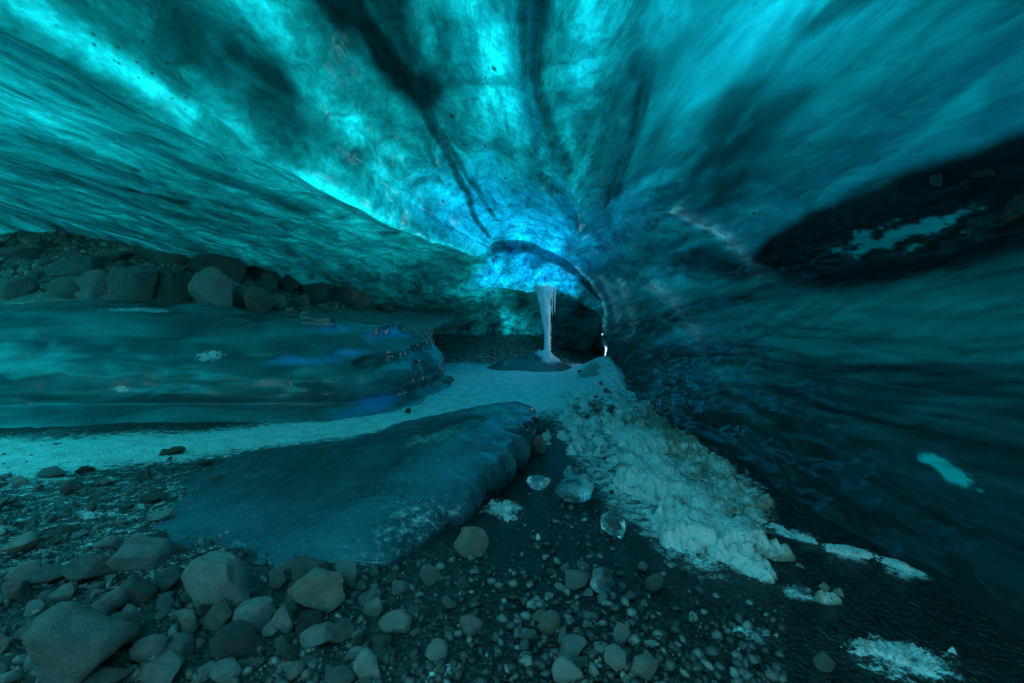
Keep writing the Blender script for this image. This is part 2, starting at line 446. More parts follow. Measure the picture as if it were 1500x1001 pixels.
# ------------------------------------------------------------------ the cave ceiling and right wall
# cross-sections (x, z), left to right, at rising distances y
LEFT = lambda a, b, c, d: [(-11, -.6), (-7.6, b), (-5, c), (-3, d)]
SECT = {
-7.0: LEFT(.3,.3,.4,.5) + [(-1.7,.5),(-1.0,.55),(-.55,.6),(.1,.6),(.9,.55),(1.8,.4),(2.45,.26),(2.7,.25),(2.5,.24),(2.1,.2),(1.9,.1),(1.65,0),(1.55,-.3)],
 -1.0: LEFT(2.75,2.6,2.4,2.2) + [(-1.66,2.05),(-1.0,2.5),(-.55,2.65),(.1,2.5),(.9,2.65),(1.8,2.55),(2.42,2.25),(2.65,1.6),(2.45,1.1),(2.1,.66),(1.9,.35),(1.62,0),(1.52,-.3)],
 1.5: LEFT(2.75,2.6,2.35,2.12) + [(-1.62,1.99),(-1.0,2.42),(-.55,2.58),(.15,2.40),(.9,2.55),(1.75,2.5),(2.38,2.2),(2.6,1.6),(2.4,1.1),(2.05,.66),(1.85,.35),(1.6,0),(1.5,-.3)],
 3.0: LEFT(2.7,2.55,2.3,2.06) + [(-1.47,2.0),(-.95,2.40),(-.5,2.54),(.28,2.37),(.95,2.5),(1.7,2.42),(2.3,2.15),(2.58,1.6),(2.38,1.1),(2.05,.64),(1.8,.35),(1.52,0),(1.42,-.3)],
 5.0: LEFT(2.6,2.42,2.2,2.0) + [(-1.2,2.05),(-.8,2.37),(-.3,2.48),(.68,2.29),(1.1,2.32),(1.6,2.22),(2.05,1.95),(2.35,1.5),(2.2,1.1),(1.95,.65),(1.75,.35),(1.5,0),(1.4,-.3)],
 7.0: LEFT(2.3,2.2,2.05,1.93) + [(-.8,2.12),(-.5,2.37),(0,2.44),(1.1,2.22),(1.4,2.12),(1.62,1.95),(1.82,1.7),(1.97,1.35),(1.92,1.05),(1.82,.65),(1.75,.35),(1.65,0),(1.6,-.3)],
 8.3: LEFT(2.0,1.95,1.8,1.72) + [(-.6,2.16),(-.3,2.36),(.2,2.40),(.8,2.25),(1.1,2.07),(1.36,1.83),(1.52,1.6),(1.65,1.3),(1.70,1.0),(1.70,.7),(1.72,.4),(1.8,0),(1.8,-.3)],
 8.5: LEFT(1.95,1.9,1.77,1.68) + [(-.6,2.12),(-.3,2.23),(.2,2.23),(.8,2.07),(1.08,1.92),(1.34,1.7),(1.54,1.5),(1.70,1.25),(1.78,1.0),(1.80,.7),(1.82,.4),(1.9,0),(1.9,-.3)],
 8.9: LEFT(1.9,1.85,1.7,1.6) + [(-.7,2.02),(-.3,2.06),(.2,2.02),(.8,1.90),(1.1,1.80),(1.42,1.68),(1.75,1.55),(2.15,1.35),(2.5,1.05),(2.6,.7),(2.6,.4),(2.6,0),(2.6,-.3)],
 9.7: LEFT(1.7,1.6,1.5,1.4) + [(-1.05,1.72),(-.45,1.80),(.2,1.75),(.8,1.70),(1.12,1.64),(1.45,1.56),(1.8,1.45),(2.2,1.3),(2.5,1.05),(2.6,.7),(2.6,.4),(2.6,0),(2.6,-.3)],
 10.0: LEFT(1.6,1.5,1.4,1.3) + [(-1.2,1.62),(-.5,1.72),(.2,1.68),(.8,1.66),(1.12,1.6),(1.42,1.5),(1.66,1.35),(1.86,1.15),(1.96,.95),(2.0,.7),(2.0,.4),(2.05,0),(2.05,-.3)],
 10.35: LEFT(1.5,1.45,1.35,1.25) + [(-1.2,1.60),(-.5,1.75),(.2,1.80),(.8,1.82),(1.2,1.75),(1.6,1.6),(1.95,1.45),(2.1,1.2),(2.2,.95),(2.25,.7),(2.25,.4),(2.3,0),(2.3,-.3)],
 11.3: LEFT(1.3,1.25,1.15,1.05) + [(-1.2,1.40),(-.5,1.55),(.2,1.60),(.8,1.62),(1.25,1.6),(1.7,1.5),(2.05,1.35),(2.25,1.2),(2.35,.95),(2.4,.7),(2.4,.4),(2.4,0),(2.4,-.3)],
 12.0: LEFT(1.2,1.15,1.0,.9) + [(-1.2,1.22),(-.5,1.34),(.2,1.4),(.8,1.42),(1.3,1.4),(1.8,1.3),(2.2,1.2),(2.4,1.05),(2.5,.9),(2.5,.7),(2.5,.4),(2.5,0),(2.5,-.3)],
 14.0: LEFT(.7,.7,.6,.5) + [(-1.2,.6),(-.5,.65),(.2,.7),(.9,.7),(1.4,.7),(1.9,.65),(2.3,.6),(2.5,.5),(2.6,.4),(2.6,.3),(2.6,.2),(2.6,0),(2.6,-.3)],
 15.5: LEFT(-.3,-.3,-.3,-.3) + [(-1.2,-.3),(-.5,-.3),(.2,-.3),(.9,-.3),(1.4,-.3),(1.9,-.3),(2.3,-.3),(2.5,-.3),(2.6,-.3),(2.6,-.3),(2.6,-.3),(2.6,-.3),(2.6,-.3)],
}
YK = sorted(SECT)
NCOL = 17

def roof_grid(S, Y):
    """positions of the bare ceiling for column coordinates S and distances Y"""
    cx = np.stack([pchip(YK, [SECT[y][k][0] for y in YK], Y) for k in range(NCOL)], 1)
    cz = np.stack([pchip(YK, [SECT[y][k][1] for y in YK], Y) for k in range(NCOL)], 1)
    i = np.clip(np.floor(S).astype(int), 0, NCOL - 2); t = S - i
    i0, i2, i3 = np.maximum(i-1, 0), i + 1, np.minimum(i + 2, NCOL - 1)
    def cr(c):
        p0, p1, p2, p3 = c[:, i0], c[:, i], c[:, i2], c[:, i3]
        return 0.5 * ((2*p1) + (-p0 + p2)*t + (2*p0 - 5*p1 + 4*p2 - p3)*t**2 + (-p0 + 3*p1 - 3*p2 + p3)*t**3)
    return cr(cx), cr(cz)

def roof_rows():
    a = np.linspace(-7, 0.4, 30, endpoint=False)
    b = 0.4 + (np.exp(np.linspace(0, math.log(15.1 / 0.9 + 1), 540)) - 1) * 0.9
    return np.concatenate([a, b])

def roof_cols():
    w = np.array([14, 26, 40, 60, 44, 44, 48, 48, 52, 48, 44, 44, 44, 36, 36, 10])
    return np.concatenate([np.linspace(k, k+1, n, endpoint=False) for k, n in enumerate(w)] + [[16.0]])

def roof_surface():
    Yr, Sc = roof_rows(), roof_cols()
    X, Z = roof_grid(Sc, Yr)
    S = np.broadcast_to(Sc[None, :], X.shape); Y = np.broadcast_to(Yr[:, None], X.shape).copy()
    # normals of the bare surface
    def nrm(X, Y, Z):
        dS = np.stack([np.gradient(X, axis=1), np.gradient(Y, axis=1), np.gradient(Z, axis=1)], -1)
        dY = np.stack([np.gradient(X, axis=0), np.gradient(Y, axis=0), np.gradient(Z, axis=0)], -1)
        n = np.cross(dS, dY); n /= np.linalg.norm(n, axis=-1, keepdims=True) + 1e-12
        return n
    n = nrm(X, Y, Z)          # points up and outwards, into the ice
    far = sstep(7.5, 9.5, Y)
    left = sstep(4.0, 2.5, S)
    wall = sstep(9.5, 11.5, S)
    d = 0.07 * fbm(X*0.9, Y*0.28, Z*0.9, 4, 3)
    d += 0.022 * fbm(X*4.5, Y*0.9, Z*4.5, 4, 9)
    d += np.maximum(far, 0.6*sstep(5.5, 7.5, Y)*sstep(4.0, 3.3, S)) * 0.13 * fbm(X*2.6, Y*1.6, Z*2.6, 5, 21) * (1 - 0.5*wall)
    d += (1-far) * left * 0.03 * fbm(X*2.2, Y*2.6, Z*2, 4, 5)
    # hanging creases: the long left one, the curtain in the middle, the ledge of the wall
    wob = 0.05 * np.sin(Y*2.3) + 0.03 * np.sin(Y*5.1)
    d -= 0.15 * np.exp(-np.abs(S - 4.08 - wob*0.5) / 0.13) * sstep(8.4, 7.4, Y)
    d += 0.05 * np.exp(-((S - 4.45) / 0.2)**2) * sstep(8.4, 7.4, Y)
    # scalloped hollows with sharp rims between them
    d += (1 - far) * 0.11 * (billow(X*1.5 + 0.3*fbm(X*2, Y*0.7, Z, 2, 8), Y*0.42, Z*1.3, 3, 14) - 0.3)
    d += (1 - far) * left * 0.035 * (billow(X*0.8, Y*2.2 + X*0.5, Z*2, 3, 17) - 0.3)
    d -= 0.14 * np.exp(-np.abs(S - 7.0 - 0.10*np.sin(Y*1.7)) / 0.22) * sstep(0.6, 2.4, Y) * sstep(8.3, 6.5, Y)
    d -= 0.10 * np.exp(-np.abs(S - 7.75) / 0.16) * sstep(1.6, 3.4, Y) * sstep(5.6, 4.6, Y)
    d -= 0.07 * np.exp(-np.abs(S - 13.0) / 0.25)
    d += wall * 0.07 * (billow(X*1.4, Y*1.5 + Z*1.2, Z*2.6, 3, 35) - 0.3) * sstep(9, 6, Y)
    # scoops along the lower wall
    d += wall * 0.035 * fbm(X*3, Y*1.1 - Z*1.2, Z*3.6 + 0.5*Y, 4, 33, ridged=True) * sstep(0.5, 3, Y)
    fan = sstep(5.2, 6.5, Y) * sstep(9.8, 8.4, Y) * sstep(11.2, 12.2, S)
    for pts, wd, am in FOLDS:
        dist, t = curve_dist(S, np.log(np.maximum(Y, .3)) * 2, [(q, math.log(y)*2) for q, y in pts])
        d -= am * np.exp(-dist / wd) * np.sin(t * math.pi)**0.8
    d -= fan * 0.075 * fbm(X*0.6, Y*1.1 + Z*1.2, Z*7.0 + Y*3.2, 3, 41, ridged=True)
    X = X + n[..., 0]*d; Y = Y + n[..., 1]*d; Z = Z + n[..., 2]*d
    return X, Y, Z, S, Yr, Sc

def roof_attrs(X, Y, Z, S):
    """clarity, silt and hue of the ice, with painted glints and shade, all in the cave's own coordinates"""
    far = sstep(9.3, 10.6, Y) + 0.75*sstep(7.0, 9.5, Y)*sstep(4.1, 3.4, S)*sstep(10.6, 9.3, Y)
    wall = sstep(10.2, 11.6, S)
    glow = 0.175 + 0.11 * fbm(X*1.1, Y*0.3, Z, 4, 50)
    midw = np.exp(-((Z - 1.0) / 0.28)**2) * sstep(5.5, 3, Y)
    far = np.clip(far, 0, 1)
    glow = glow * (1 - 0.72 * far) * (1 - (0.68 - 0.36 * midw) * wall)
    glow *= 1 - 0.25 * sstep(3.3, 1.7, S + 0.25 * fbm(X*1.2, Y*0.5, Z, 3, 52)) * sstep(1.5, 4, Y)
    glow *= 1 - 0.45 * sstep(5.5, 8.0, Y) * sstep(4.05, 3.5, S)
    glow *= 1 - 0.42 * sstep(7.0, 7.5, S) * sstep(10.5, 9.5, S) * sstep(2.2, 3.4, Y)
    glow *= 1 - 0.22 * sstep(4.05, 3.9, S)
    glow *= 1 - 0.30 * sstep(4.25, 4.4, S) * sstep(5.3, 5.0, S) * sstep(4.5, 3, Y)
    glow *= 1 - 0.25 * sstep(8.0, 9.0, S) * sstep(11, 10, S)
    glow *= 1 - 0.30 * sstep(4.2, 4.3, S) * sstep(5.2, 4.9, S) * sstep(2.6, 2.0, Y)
    side = sstep(1.15, 1.6, -X / np.maximum(Y, 0.5)) * sstep(0.5, 1.0, S) * sstep(3.2, 2.6, S) * sstep(-1.0, 0.5, Y) * sstep(5.5, 4.5, Y)   # unseen bright zone far left, added to light the bank
    over = sstep(0.75, 0.1, Y) * sstep(-4.5, -3.0, Y) * sstep(9.5, 8, S) * sstep(1.2, 2.5, S)   # unseen bright zone overhead, added to light the near stones
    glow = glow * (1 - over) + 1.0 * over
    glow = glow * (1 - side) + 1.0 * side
    blue = 0.12 + 0.30 * sstep(6.3, 8.0, S) * sstep(12.5, 9, S) + 0.85 * sstep(3.6, 6, Y) * sstep(11, 9, Y) * sstep(3.9, 4.4, S) * sstep(9.5, 7.5, S) - 0.25 * wall
    silt = np.zeros_like(X)
    for pts, w, amt in CLEAR_AND_GLINTS:
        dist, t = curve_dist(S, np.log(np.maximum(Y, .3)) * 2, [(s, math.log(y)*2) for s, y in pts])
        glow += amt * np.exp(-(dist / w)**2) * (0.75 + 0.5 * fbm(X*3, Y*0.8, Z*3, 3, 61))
    glint_arcs = np.zeros_like(X)  # painted glints of the lip and the wall's bend, tinted pale
    for pts, w, amt in CLEAR_AND_GLINTS[:5]:
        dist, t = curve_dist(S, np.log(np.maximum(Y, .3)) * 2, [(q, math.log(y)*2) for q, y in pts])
        glint_arcs = np.maximum(glint_arcs, np.exp(-(dist / w)**2))
    for pts, w, amt in SILT:
        dist, t = curve_dist(S + 0.12 * fbm(X*4, Y*0.8, Z*4, 3, 63), np.log(np.maximum(Y, .3)) * 2, [(s, math.log(y)*2) for s, y in pts])
        silt = np.maximum(silt, amt * sstep(1.5, 0.3, dist / w + 0.35 * fbm(X*6, Y*1.6, Z*6, 4, 66)))
    wst = fbm(X*0.5, Y*0.55 + Z*0.8, Z*5.0 + Y*0.6, 5, 85, 0.6)
    silt = np.maximum(silt, wall * 0.75 * sstep(0.02, 0.40, wst + 0.25 * sstep(1.0, 0.55, Z) - 0.15 * midw))
    # shade on the face where the ceiling drops, painted in as silt
    step_shade = sstep(8.25, 8.32, Y) * sstep(8.56, 8.47, Y) * sstep(4.0, 5.0, S) * sstep(9.6, 8.2, S)
    silt = np.maximum(silt, 0.72 * step_shade)
    rim = sstep(8.36, 8.42, Y) * sstep(8.56, 8.47, Y) * sstep(8.0, 9.0, S)  # the same painted shade carried down the right-hand edge
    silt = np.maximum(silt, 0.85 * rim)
    # the black silt band in the right wall
    zz = Z + 0.06 * fbm(Y*2.2, Z*3, X*0, 6, 71, 0.6)
    hi = np.interp(Y, [-7, 1.0, 2.3, 3.0, 3.7, 4.2, 4.55], [2.1, 2.05, 1.98, 1.97, 1.93, 1.80, 1.62])
    lo = np.interp(Y, [-7, 1.0, 2.3, 2.9, 3.4, 4.1, 4.55], [1.25, 1.25, 1.27, 1.22, 1.20, 1.30, 1.55])
    band = sstep(-0.02, 0.09, hi - zz) * sstep(-0.03, 0.10, zz - lo) * (S > 9.6) * (Y < 4.6)
    hy = np.hypot((Y - 3.05)/0.62, (Z - 1.57 - 0.02*(3 - Y))/0.10)
    holes = sstep(0.0, 0.35, 0.75 - hy + 1.9*fbm(Y*5, Z*13, X, 6, 77, 0.68)) * sstep(2.2, 1.2, hy)
    silt = np.maximum(silt, band * (1 - 0.6 * holes))
    glow = np.where((holes > 0) & (band > 0), np.maximum(glow, 0.17 * holes), glow)
    fp = np.hypot((Y - 1.90)/0.13, (S - 13.95 + 0.6*(Y - 1.9))/0.085) + 0.75*fbm(Y*16, Z*30, X, 5, 79, 0.65)
    glow = np.maximum(glow, 0.55 * sstep(1.15, 0.8, fp) * (S > 12)); silt = silt * (1 - sstep(1.2, 0.8, fp) * (S > 12))
    # silty foot of the wall
    foot = (fp > 1.2) * sstep(0.62, 0.15, Z + 0.15 * fbm(X*2, Y*0.9, Z*2, 4, 81)) * (S > 12.5)
    silt = np.maximum(silt, 0.85 * foot)
    silt = np.maximum(silt, 0.55 * far * sstep(-0.05, 0.4, fbm(X*1.5, Y*1.2, Z*2.2, 5, 83) - 0.1))
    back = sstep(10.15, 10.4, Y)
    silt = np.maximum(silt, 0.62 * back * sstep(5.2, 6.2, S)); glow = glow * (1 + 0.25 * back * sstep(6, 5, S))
    return np.clip(glow, 0.02, 1.0), np.clip(silt, 0, 1), np.clip(blue, 0, 1), np.maximum(over, glint_arcs * 0.9), np.maximum(sstep(7.2, 8.2, S) * sstep(5.0, 3.0, Y), 0.85 * sstep(10.4, 11.4, S))

# sharp folds of the ice: points (column, distance), width, height
FOLDS = [
    ([(6.5, 8.2), (8.2, 8.2), (10, 8.18), (11.5, 8.2), (13.4, 8.2)], 0.020, 0.09),
    ([(9.4, 7.85), (11.0, 7.8), (12.6, 7.7)], 0.018, 0.05),
    ([(10.0, 7.4), (11.4, 7.3), (12.9, 7.1)], 0.02, 0.06),
    ([(8.7, 5.0), (9.4, 4.74), (10.1, 4.63), (11.2, 4.5)], 0.14, 0.11),
    ([(10.6, 6.6), (11.6, 5.9), (12.2, 5.4), (12.95, 4.6)], 0.16, 0.09),
    ([(11.3, 7.7), (11.3, 6.9), (11.9, 6.3), (12.3, 6.1)], 0.12, 0.09),
    ([(7.7, 2.6), (7.9, 3.8), (8.05, 4.9)], 0.16, 0.10),
    ([(6.3, 3.2), (6.6, 4.2), (6.9, 5.5)], 0.14, 0.06),
    ([(4.9, 3.4), (5.3, 4.3), (5.6, 4.6)], 0.12, 0.06),
    ([(12.6, 4.2), (12.5, 3.2), (12.7, 2.2)], 0.12, 0.04),
    ([(13.6, 3.6), (13.7, 2.6), (13.5, 1.6)], 0.10, 0.04),
]
SUN_PATCH = ([(5.5, 13.3), (6.2, 13.9), (6.9, 14.5)], 0.2, 0.28)  # sunlit patch at the far end, painted into the ice's glow
# streaks of clear ice with painted glints, and streaks of silt: points (column, distance), width, amount
CLEAR_AND_GLINTS = [
    ([(8.2, 8.2), (10, 8.18), (11.5, 8.2), (13.2, 8.2)], 0.016, 0.42),  # from here five glints at lip and bend, painted as bright lines
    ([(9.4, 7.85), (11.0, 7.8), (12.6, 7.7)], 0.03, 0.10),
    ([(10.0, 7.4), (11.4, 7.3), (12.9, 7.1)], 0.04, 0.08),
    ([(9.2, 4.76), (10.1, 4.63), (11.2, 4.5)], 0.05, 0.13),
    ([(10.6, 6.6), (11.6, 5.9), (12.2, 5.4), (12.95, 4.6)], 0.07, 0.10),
    ([(12.75, 4.6), (12.88, 3.4), (12.95, 2.6)], 0.05, 0.22),  # from here four painted glint lines along the wall's creases
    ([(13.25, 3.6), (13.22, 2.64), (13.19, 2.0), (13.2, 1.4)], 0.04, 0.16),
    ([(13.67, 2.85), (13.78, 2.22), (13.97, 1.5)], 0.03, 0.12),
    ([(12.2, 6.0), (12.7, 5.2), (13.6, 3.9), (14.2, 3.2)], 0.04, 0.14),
    SUN_PATCH,
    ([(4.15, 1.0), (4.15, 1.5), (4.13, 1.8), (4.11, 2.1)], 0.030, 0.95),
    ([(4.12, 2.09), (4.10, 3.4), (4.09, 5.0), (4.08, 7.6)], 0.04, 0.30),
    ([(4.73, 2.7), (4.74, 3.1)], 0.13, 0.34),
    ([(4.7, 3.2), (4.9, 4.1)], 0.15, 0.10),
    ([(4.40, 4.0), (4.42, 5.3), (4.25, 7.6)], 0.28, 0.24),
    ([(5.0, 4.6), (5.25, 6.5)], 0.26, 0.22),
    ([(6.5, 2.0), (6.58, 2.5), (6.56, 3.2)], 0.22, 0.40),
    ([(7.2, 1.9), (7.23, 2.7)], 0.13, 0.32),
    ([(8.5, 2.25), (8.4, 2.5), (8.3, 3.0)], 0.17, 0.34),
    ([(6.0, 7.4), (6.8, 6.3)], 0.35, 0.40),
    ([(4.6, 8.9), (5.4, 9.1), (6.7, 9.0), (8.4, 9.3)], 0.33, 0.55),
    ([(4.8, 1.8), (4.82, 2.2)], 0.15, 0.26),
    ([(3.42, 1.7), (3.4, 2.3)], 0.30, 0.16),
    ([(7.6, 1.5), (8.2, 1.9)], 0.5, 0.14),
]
SILT = [
    ([(13.05, 4.6), (13.1, 3.4), (13.1, 2.4)], 0.10, 0.7),
    ([(13.45, 3.3), (13.6, 2.4), (13.6, 1.6)], 0.12, 0.85),
    ([(14.1, 2.9), (14.3, 2.0), (14.5, 1.4)], 0.14, 0.9),
    ([(7.45, 2.2), (7.5, 3.2), (7.7, 4.6)], 0.28, 0.38),
    ([(6.75, 4.2), (7.0, 5.2), (7.4, 6.6)], 0.10, 0.55),
    ([(5.3, 1.5), (5.40, 2.2), (5.55, 2.66), (5.73, 3.15)], 0.30, 1.0),
    ([(6.0, 1.7), (5.75, 2.74), (5.68, 3.2)], 0.22, 0.92),
    ([(5.68, 3.2), (5.7, 4.06), (5.59, 5.5), (5.05, 7.5)], 0.085, 0.82),
    ([(5.77, 3.5), (5.8, 5.0), (5.75, 6.5)], 0.06, 0.7),
    ([(4.0, 1.55), (3.97, 1.78), (3.90, 2.06)], 0.035, 0.85),
    ([(3.0, 3.56), (3.1, 3.64), (3.12, 3.87)], 0.05, 0.95),
    ([(4.42, 2.15), (4.5, 2.46)], 0.10, 0.75),
    ([(4.45, 1.75), (4.40, 2.1), (4.5, 2.6)], 0.24, 0.28),
    ([(6.94, 1.9), (6.94, 2.71), (7.04, 3.7)], 0.075, 0.72),
    ([(6.8, 1.9), (6.78, 3.0)], 0.04, 0.5),
    ([(7.69, 2.6), (7.88, 3.82), (8.0, 4.8)], 0.10, 0.62),
    ([(7.4, 2.4), (7.5, 3.5)], 0.12, 0.40),
    ([(8.81, 2.15), (8.71, 2.37)], 0.10, 0.65),
    ([(9.06, 3.0), (9.17, 3.59), (9.6, 4.3)], 0.16, 0.55),
    ([(8.7, 3.0), (8.9, 3.7), (9.1, 4.4)], 0.12, 0.5),
    ([(10.3, 5.5), (10.8, 4.95), (11.1, 4.6)], 0.20, 0.85),
    ([(4.7, 4.5), (5.2, 4.7)], 0.06, 0.6),
    ([(3.5, 3.0), (3.6, 4.2)], 0.07, 0.45),
    ([(2.6, 3.0), (2.9, 4.6)], 0.08, 0.5),
]

def build_roof():
    X, Y, Z, S, Yr, Sc = roof_surface()
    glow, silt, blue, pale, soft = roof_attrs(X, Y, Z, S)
    nr, nc = X.shape
    V = np.stack([X, Y, Z], -1)
    dS = np.gradient(V, axis=1); dY = np.gradient(V, axis=0)
    nn = np.cross(dY, dS); nn /= np.linalg.norm(nn, axis=-1, keepdims=True) + 1e-12
    gap = (((Yr[:-1] > 8.85) & (Yr[:-1] < 10.05))[:, None] & ((Sc[:-1] > 11.8) & (Sc[:-1] < 15.2))[None, :])                   # the opening to the crevasse, behind the wall's bend
    k = int(np.argmin(np.abs(Sc - 13.0)))
    for name, sl in (("cave_ceiling", slice(0, k + 1)), ("cave_wall", slice(k, nc))):
        v = V[:, sl].reshape(-1, 3); w = V[:, sl].shape[1]
        keep = ~gap[:, sl][:, :w - 1].ravel()
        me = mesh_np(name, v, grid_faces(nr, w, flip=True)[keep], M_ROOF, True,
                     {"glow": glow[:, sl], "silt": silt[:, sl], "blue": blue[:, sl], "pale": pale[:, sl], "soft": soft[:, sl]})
        me.normals_split_custom_set_from_vertices(nn[:, sl].reshape(-1, 3).tolist())
        add(name, me, kind="structure")
build_roof()

def build_glacier():
    gx = np.linspace(-14, 9, 60); gy = np.linspace(-7.2, 22, 90)
    X, Y = np.meshgrid(gx, gy)
    e = np.minimum.reduce([sstep(-14, -11, X), sstep(9, 6, X), sstep(22, 18, Y)])
    Z = -0.6 + 5.0 * e + 0.25 * fbm(X*0.4, Y*0.4, X*0, 4, 90) * e
    F = grid_faces(90, 60)
    qx, qy = X.ravel()[F[:, 0]], Y.ravel()[F[:, 0]]
    F = F[~((qx > 2.2) & (qx < 5.5) & (qy > 7.2) & (qy < 12))]         # the crevasse beside the narrow end
    add("glacier", mesh_np("glacier", np.stack([X, Y, Z], -1).reshape(-1, 3), F, M_SHELL), kind="structure")
build_glacier()

# ------------------------------------------------------------------ the floor
def floor_z(x, y):
    x = np.asarray(x, float); y = np.asarray(y, float)
    z = 0.020 * fbm(x*1.1, y*1.1, x*0, 3, 100) + 0.010 * fbm(x*5, y*5, x*0, 3, 101)
    z = z + 0.09 * billow(x*2.2, y*1.6, x*0, 3, 104) * sstep(9.4, 10.2, y)
    z = z + 0.55 * sstep(9.6, 13.0, y + 0.7*fbm(x*0.8, y*0.5, x*0, 3, 103)) * sstep(2.0, 0.4, x)
    z = z + 0.34 * np.exp(-(((x - 1.62)/0.34)**2 + ((y - 8.0)/1.3)**2))       # snow heaped against the wall
    return z

def crust_mask(x, y):
    lft = np.interp(y, [1.55, 1.75, 2.0, 2.4, 3.0, 3.6, 4.5, 6, 8, 9], [0.84, 0.76, 0.66, 0.54, 0.48, 0.40, 0.36, 0.55, 0.75, 1.0])
    rgt = np.interp(y, [1.55, 1.75, 2.0, 2.2, 2.45, 2.7, 3.5, 4.5, 5.6, 7.5, 9], [0.95, 1.0, 1.10, 1.26, 1.42, 1.50, 1.50, 1.54, 1.62, 1.78, 2.0])
    m = np.minimum(sstep(-0.12, 0.16, x - lft), sstep(-0.10, 0.12, rgt - x))
    return m * sstep(1.45, 1.85, y) * sstep(9.2, 7.8, y)

FROST_SPOTS = [(float(at_z(a, b)[0]), float(at_z(a, b)[1]), r) for a, b, r in [(1325, 972, .26), (1165, 785, .20), (1240, 810, .20), (1330, 840, .16), (735, 745, .22), (720, 700, .2), (1170, 870, .12), (640, 985, .1), (1100, 930, .12)]]
def snow_cover(x, y):
    e = 0.25 * fbm(x*1.3, y*1.3, x*0, 4, 110)
    a = sstep(1.7, 0.1, np.abs(y - np.interp(x, [-5, -3, -1.5, 0, 1], [3.4, 3.5, 4.5, 5.6, 5.8]) + e*1.6) / np.interp(x, [-5,-3,-1.5,0,1], [0.75, 0.85, 0.8, 1.2, 1.6]))
    b = sstep(5.0, 5.8, y + e) * (0.47 + 0.53 * sstep(10.2, 9.4, y))
    near = 0.43 * sstep(-0.6, -1.5, x + 0.3*e) * sstep(1.0, 1.9, y) * sstep(4.2, 2.6, y)
    fr = 0.56 * np.maximum(crust_mask(x + 0.10, y), crust_mask(x - 0.06, y)) * sstep(0, .6, x)
    for (qx, qy, qr) in FROST_SPOTS:
        fr = np.maximum(fr, 0.60 * sstep(qr, qr*0.2, np.hypot(x - qx, (y - qy)*1.3)))
    near = np.maximum(near, fr)
    out = np.maximum(sstep(-6.0, -6.6, y), sstep(2.45, 2.8, x) * sstep(5, 7, y))                            # unseen snow outside mouth and crevasse, added to bounce white light in
    return np.clip(np.maximum(np.maximum(np.maximum(a * 0.78, b * 0.95), near), out), 0, 1)

def build_ground():
    ys = np.concatenate([[-60, -20, -8, -3, -1, -.2, .3], 0.7 + (np.exp(np.linspace(0, math.log(15.6/1.2 + 1), 430)) - 1) * 1.2, [18, 24, 40, 90]])
    aa = np.concatenate([[-60, -20, -8, -4], np.linspace(-1.9, 1.3, 620), [3, 8, 20, 60]])
    Y, A = np.meshgrid(ys, aa, indexing='ij')
    X = A * (np.clip(Y, 0.7, 16) + 0.6)
    Z = floor_z(X, Y)
    fine = sstep(0.6, 1.0, Y) * sstep(16, 12, Y)
    Z += fine * 0.010 * billow(X*14, Y*14, X*0, 3, 120)
    wet = np.maximum(sstep(-0.7, 0.2, X) * sstep(4.5, 3, Y), 0.3)
    me = mesh_np("ground", np.stack([X, Y, Z], -1).reshape(-1, 3), grid_faces(len(ys), len(aa), flip=True), M_GROUND, True,
                 {"snow": snow_cover(X, Y), "wet": wet})
    add("ground", me, kind="structure")
build_ground()

# ------------------------------------------------------------------ ice ledge on the left
LEDGE_PATH = np.array([(-11, 4.1), (-8, 4.3), (-5.4, 4.62), (-3.4, 4.85), (-2.3, 4.9), (-1.75, 5.1), (-1.40, 5.7), (-1.22, 6.6), (-1.15, 7.4), (-1.35, 8.1), (-2.2, 8.7), (-4, 9.2)])
def ledge_top(x):
    return np.interp(x, [-9, -6.5, -5, -4, -3, -2, -1.2], [1.27, 1.27, 1.28, 1.21, 1.08, 1.0, 0.90])

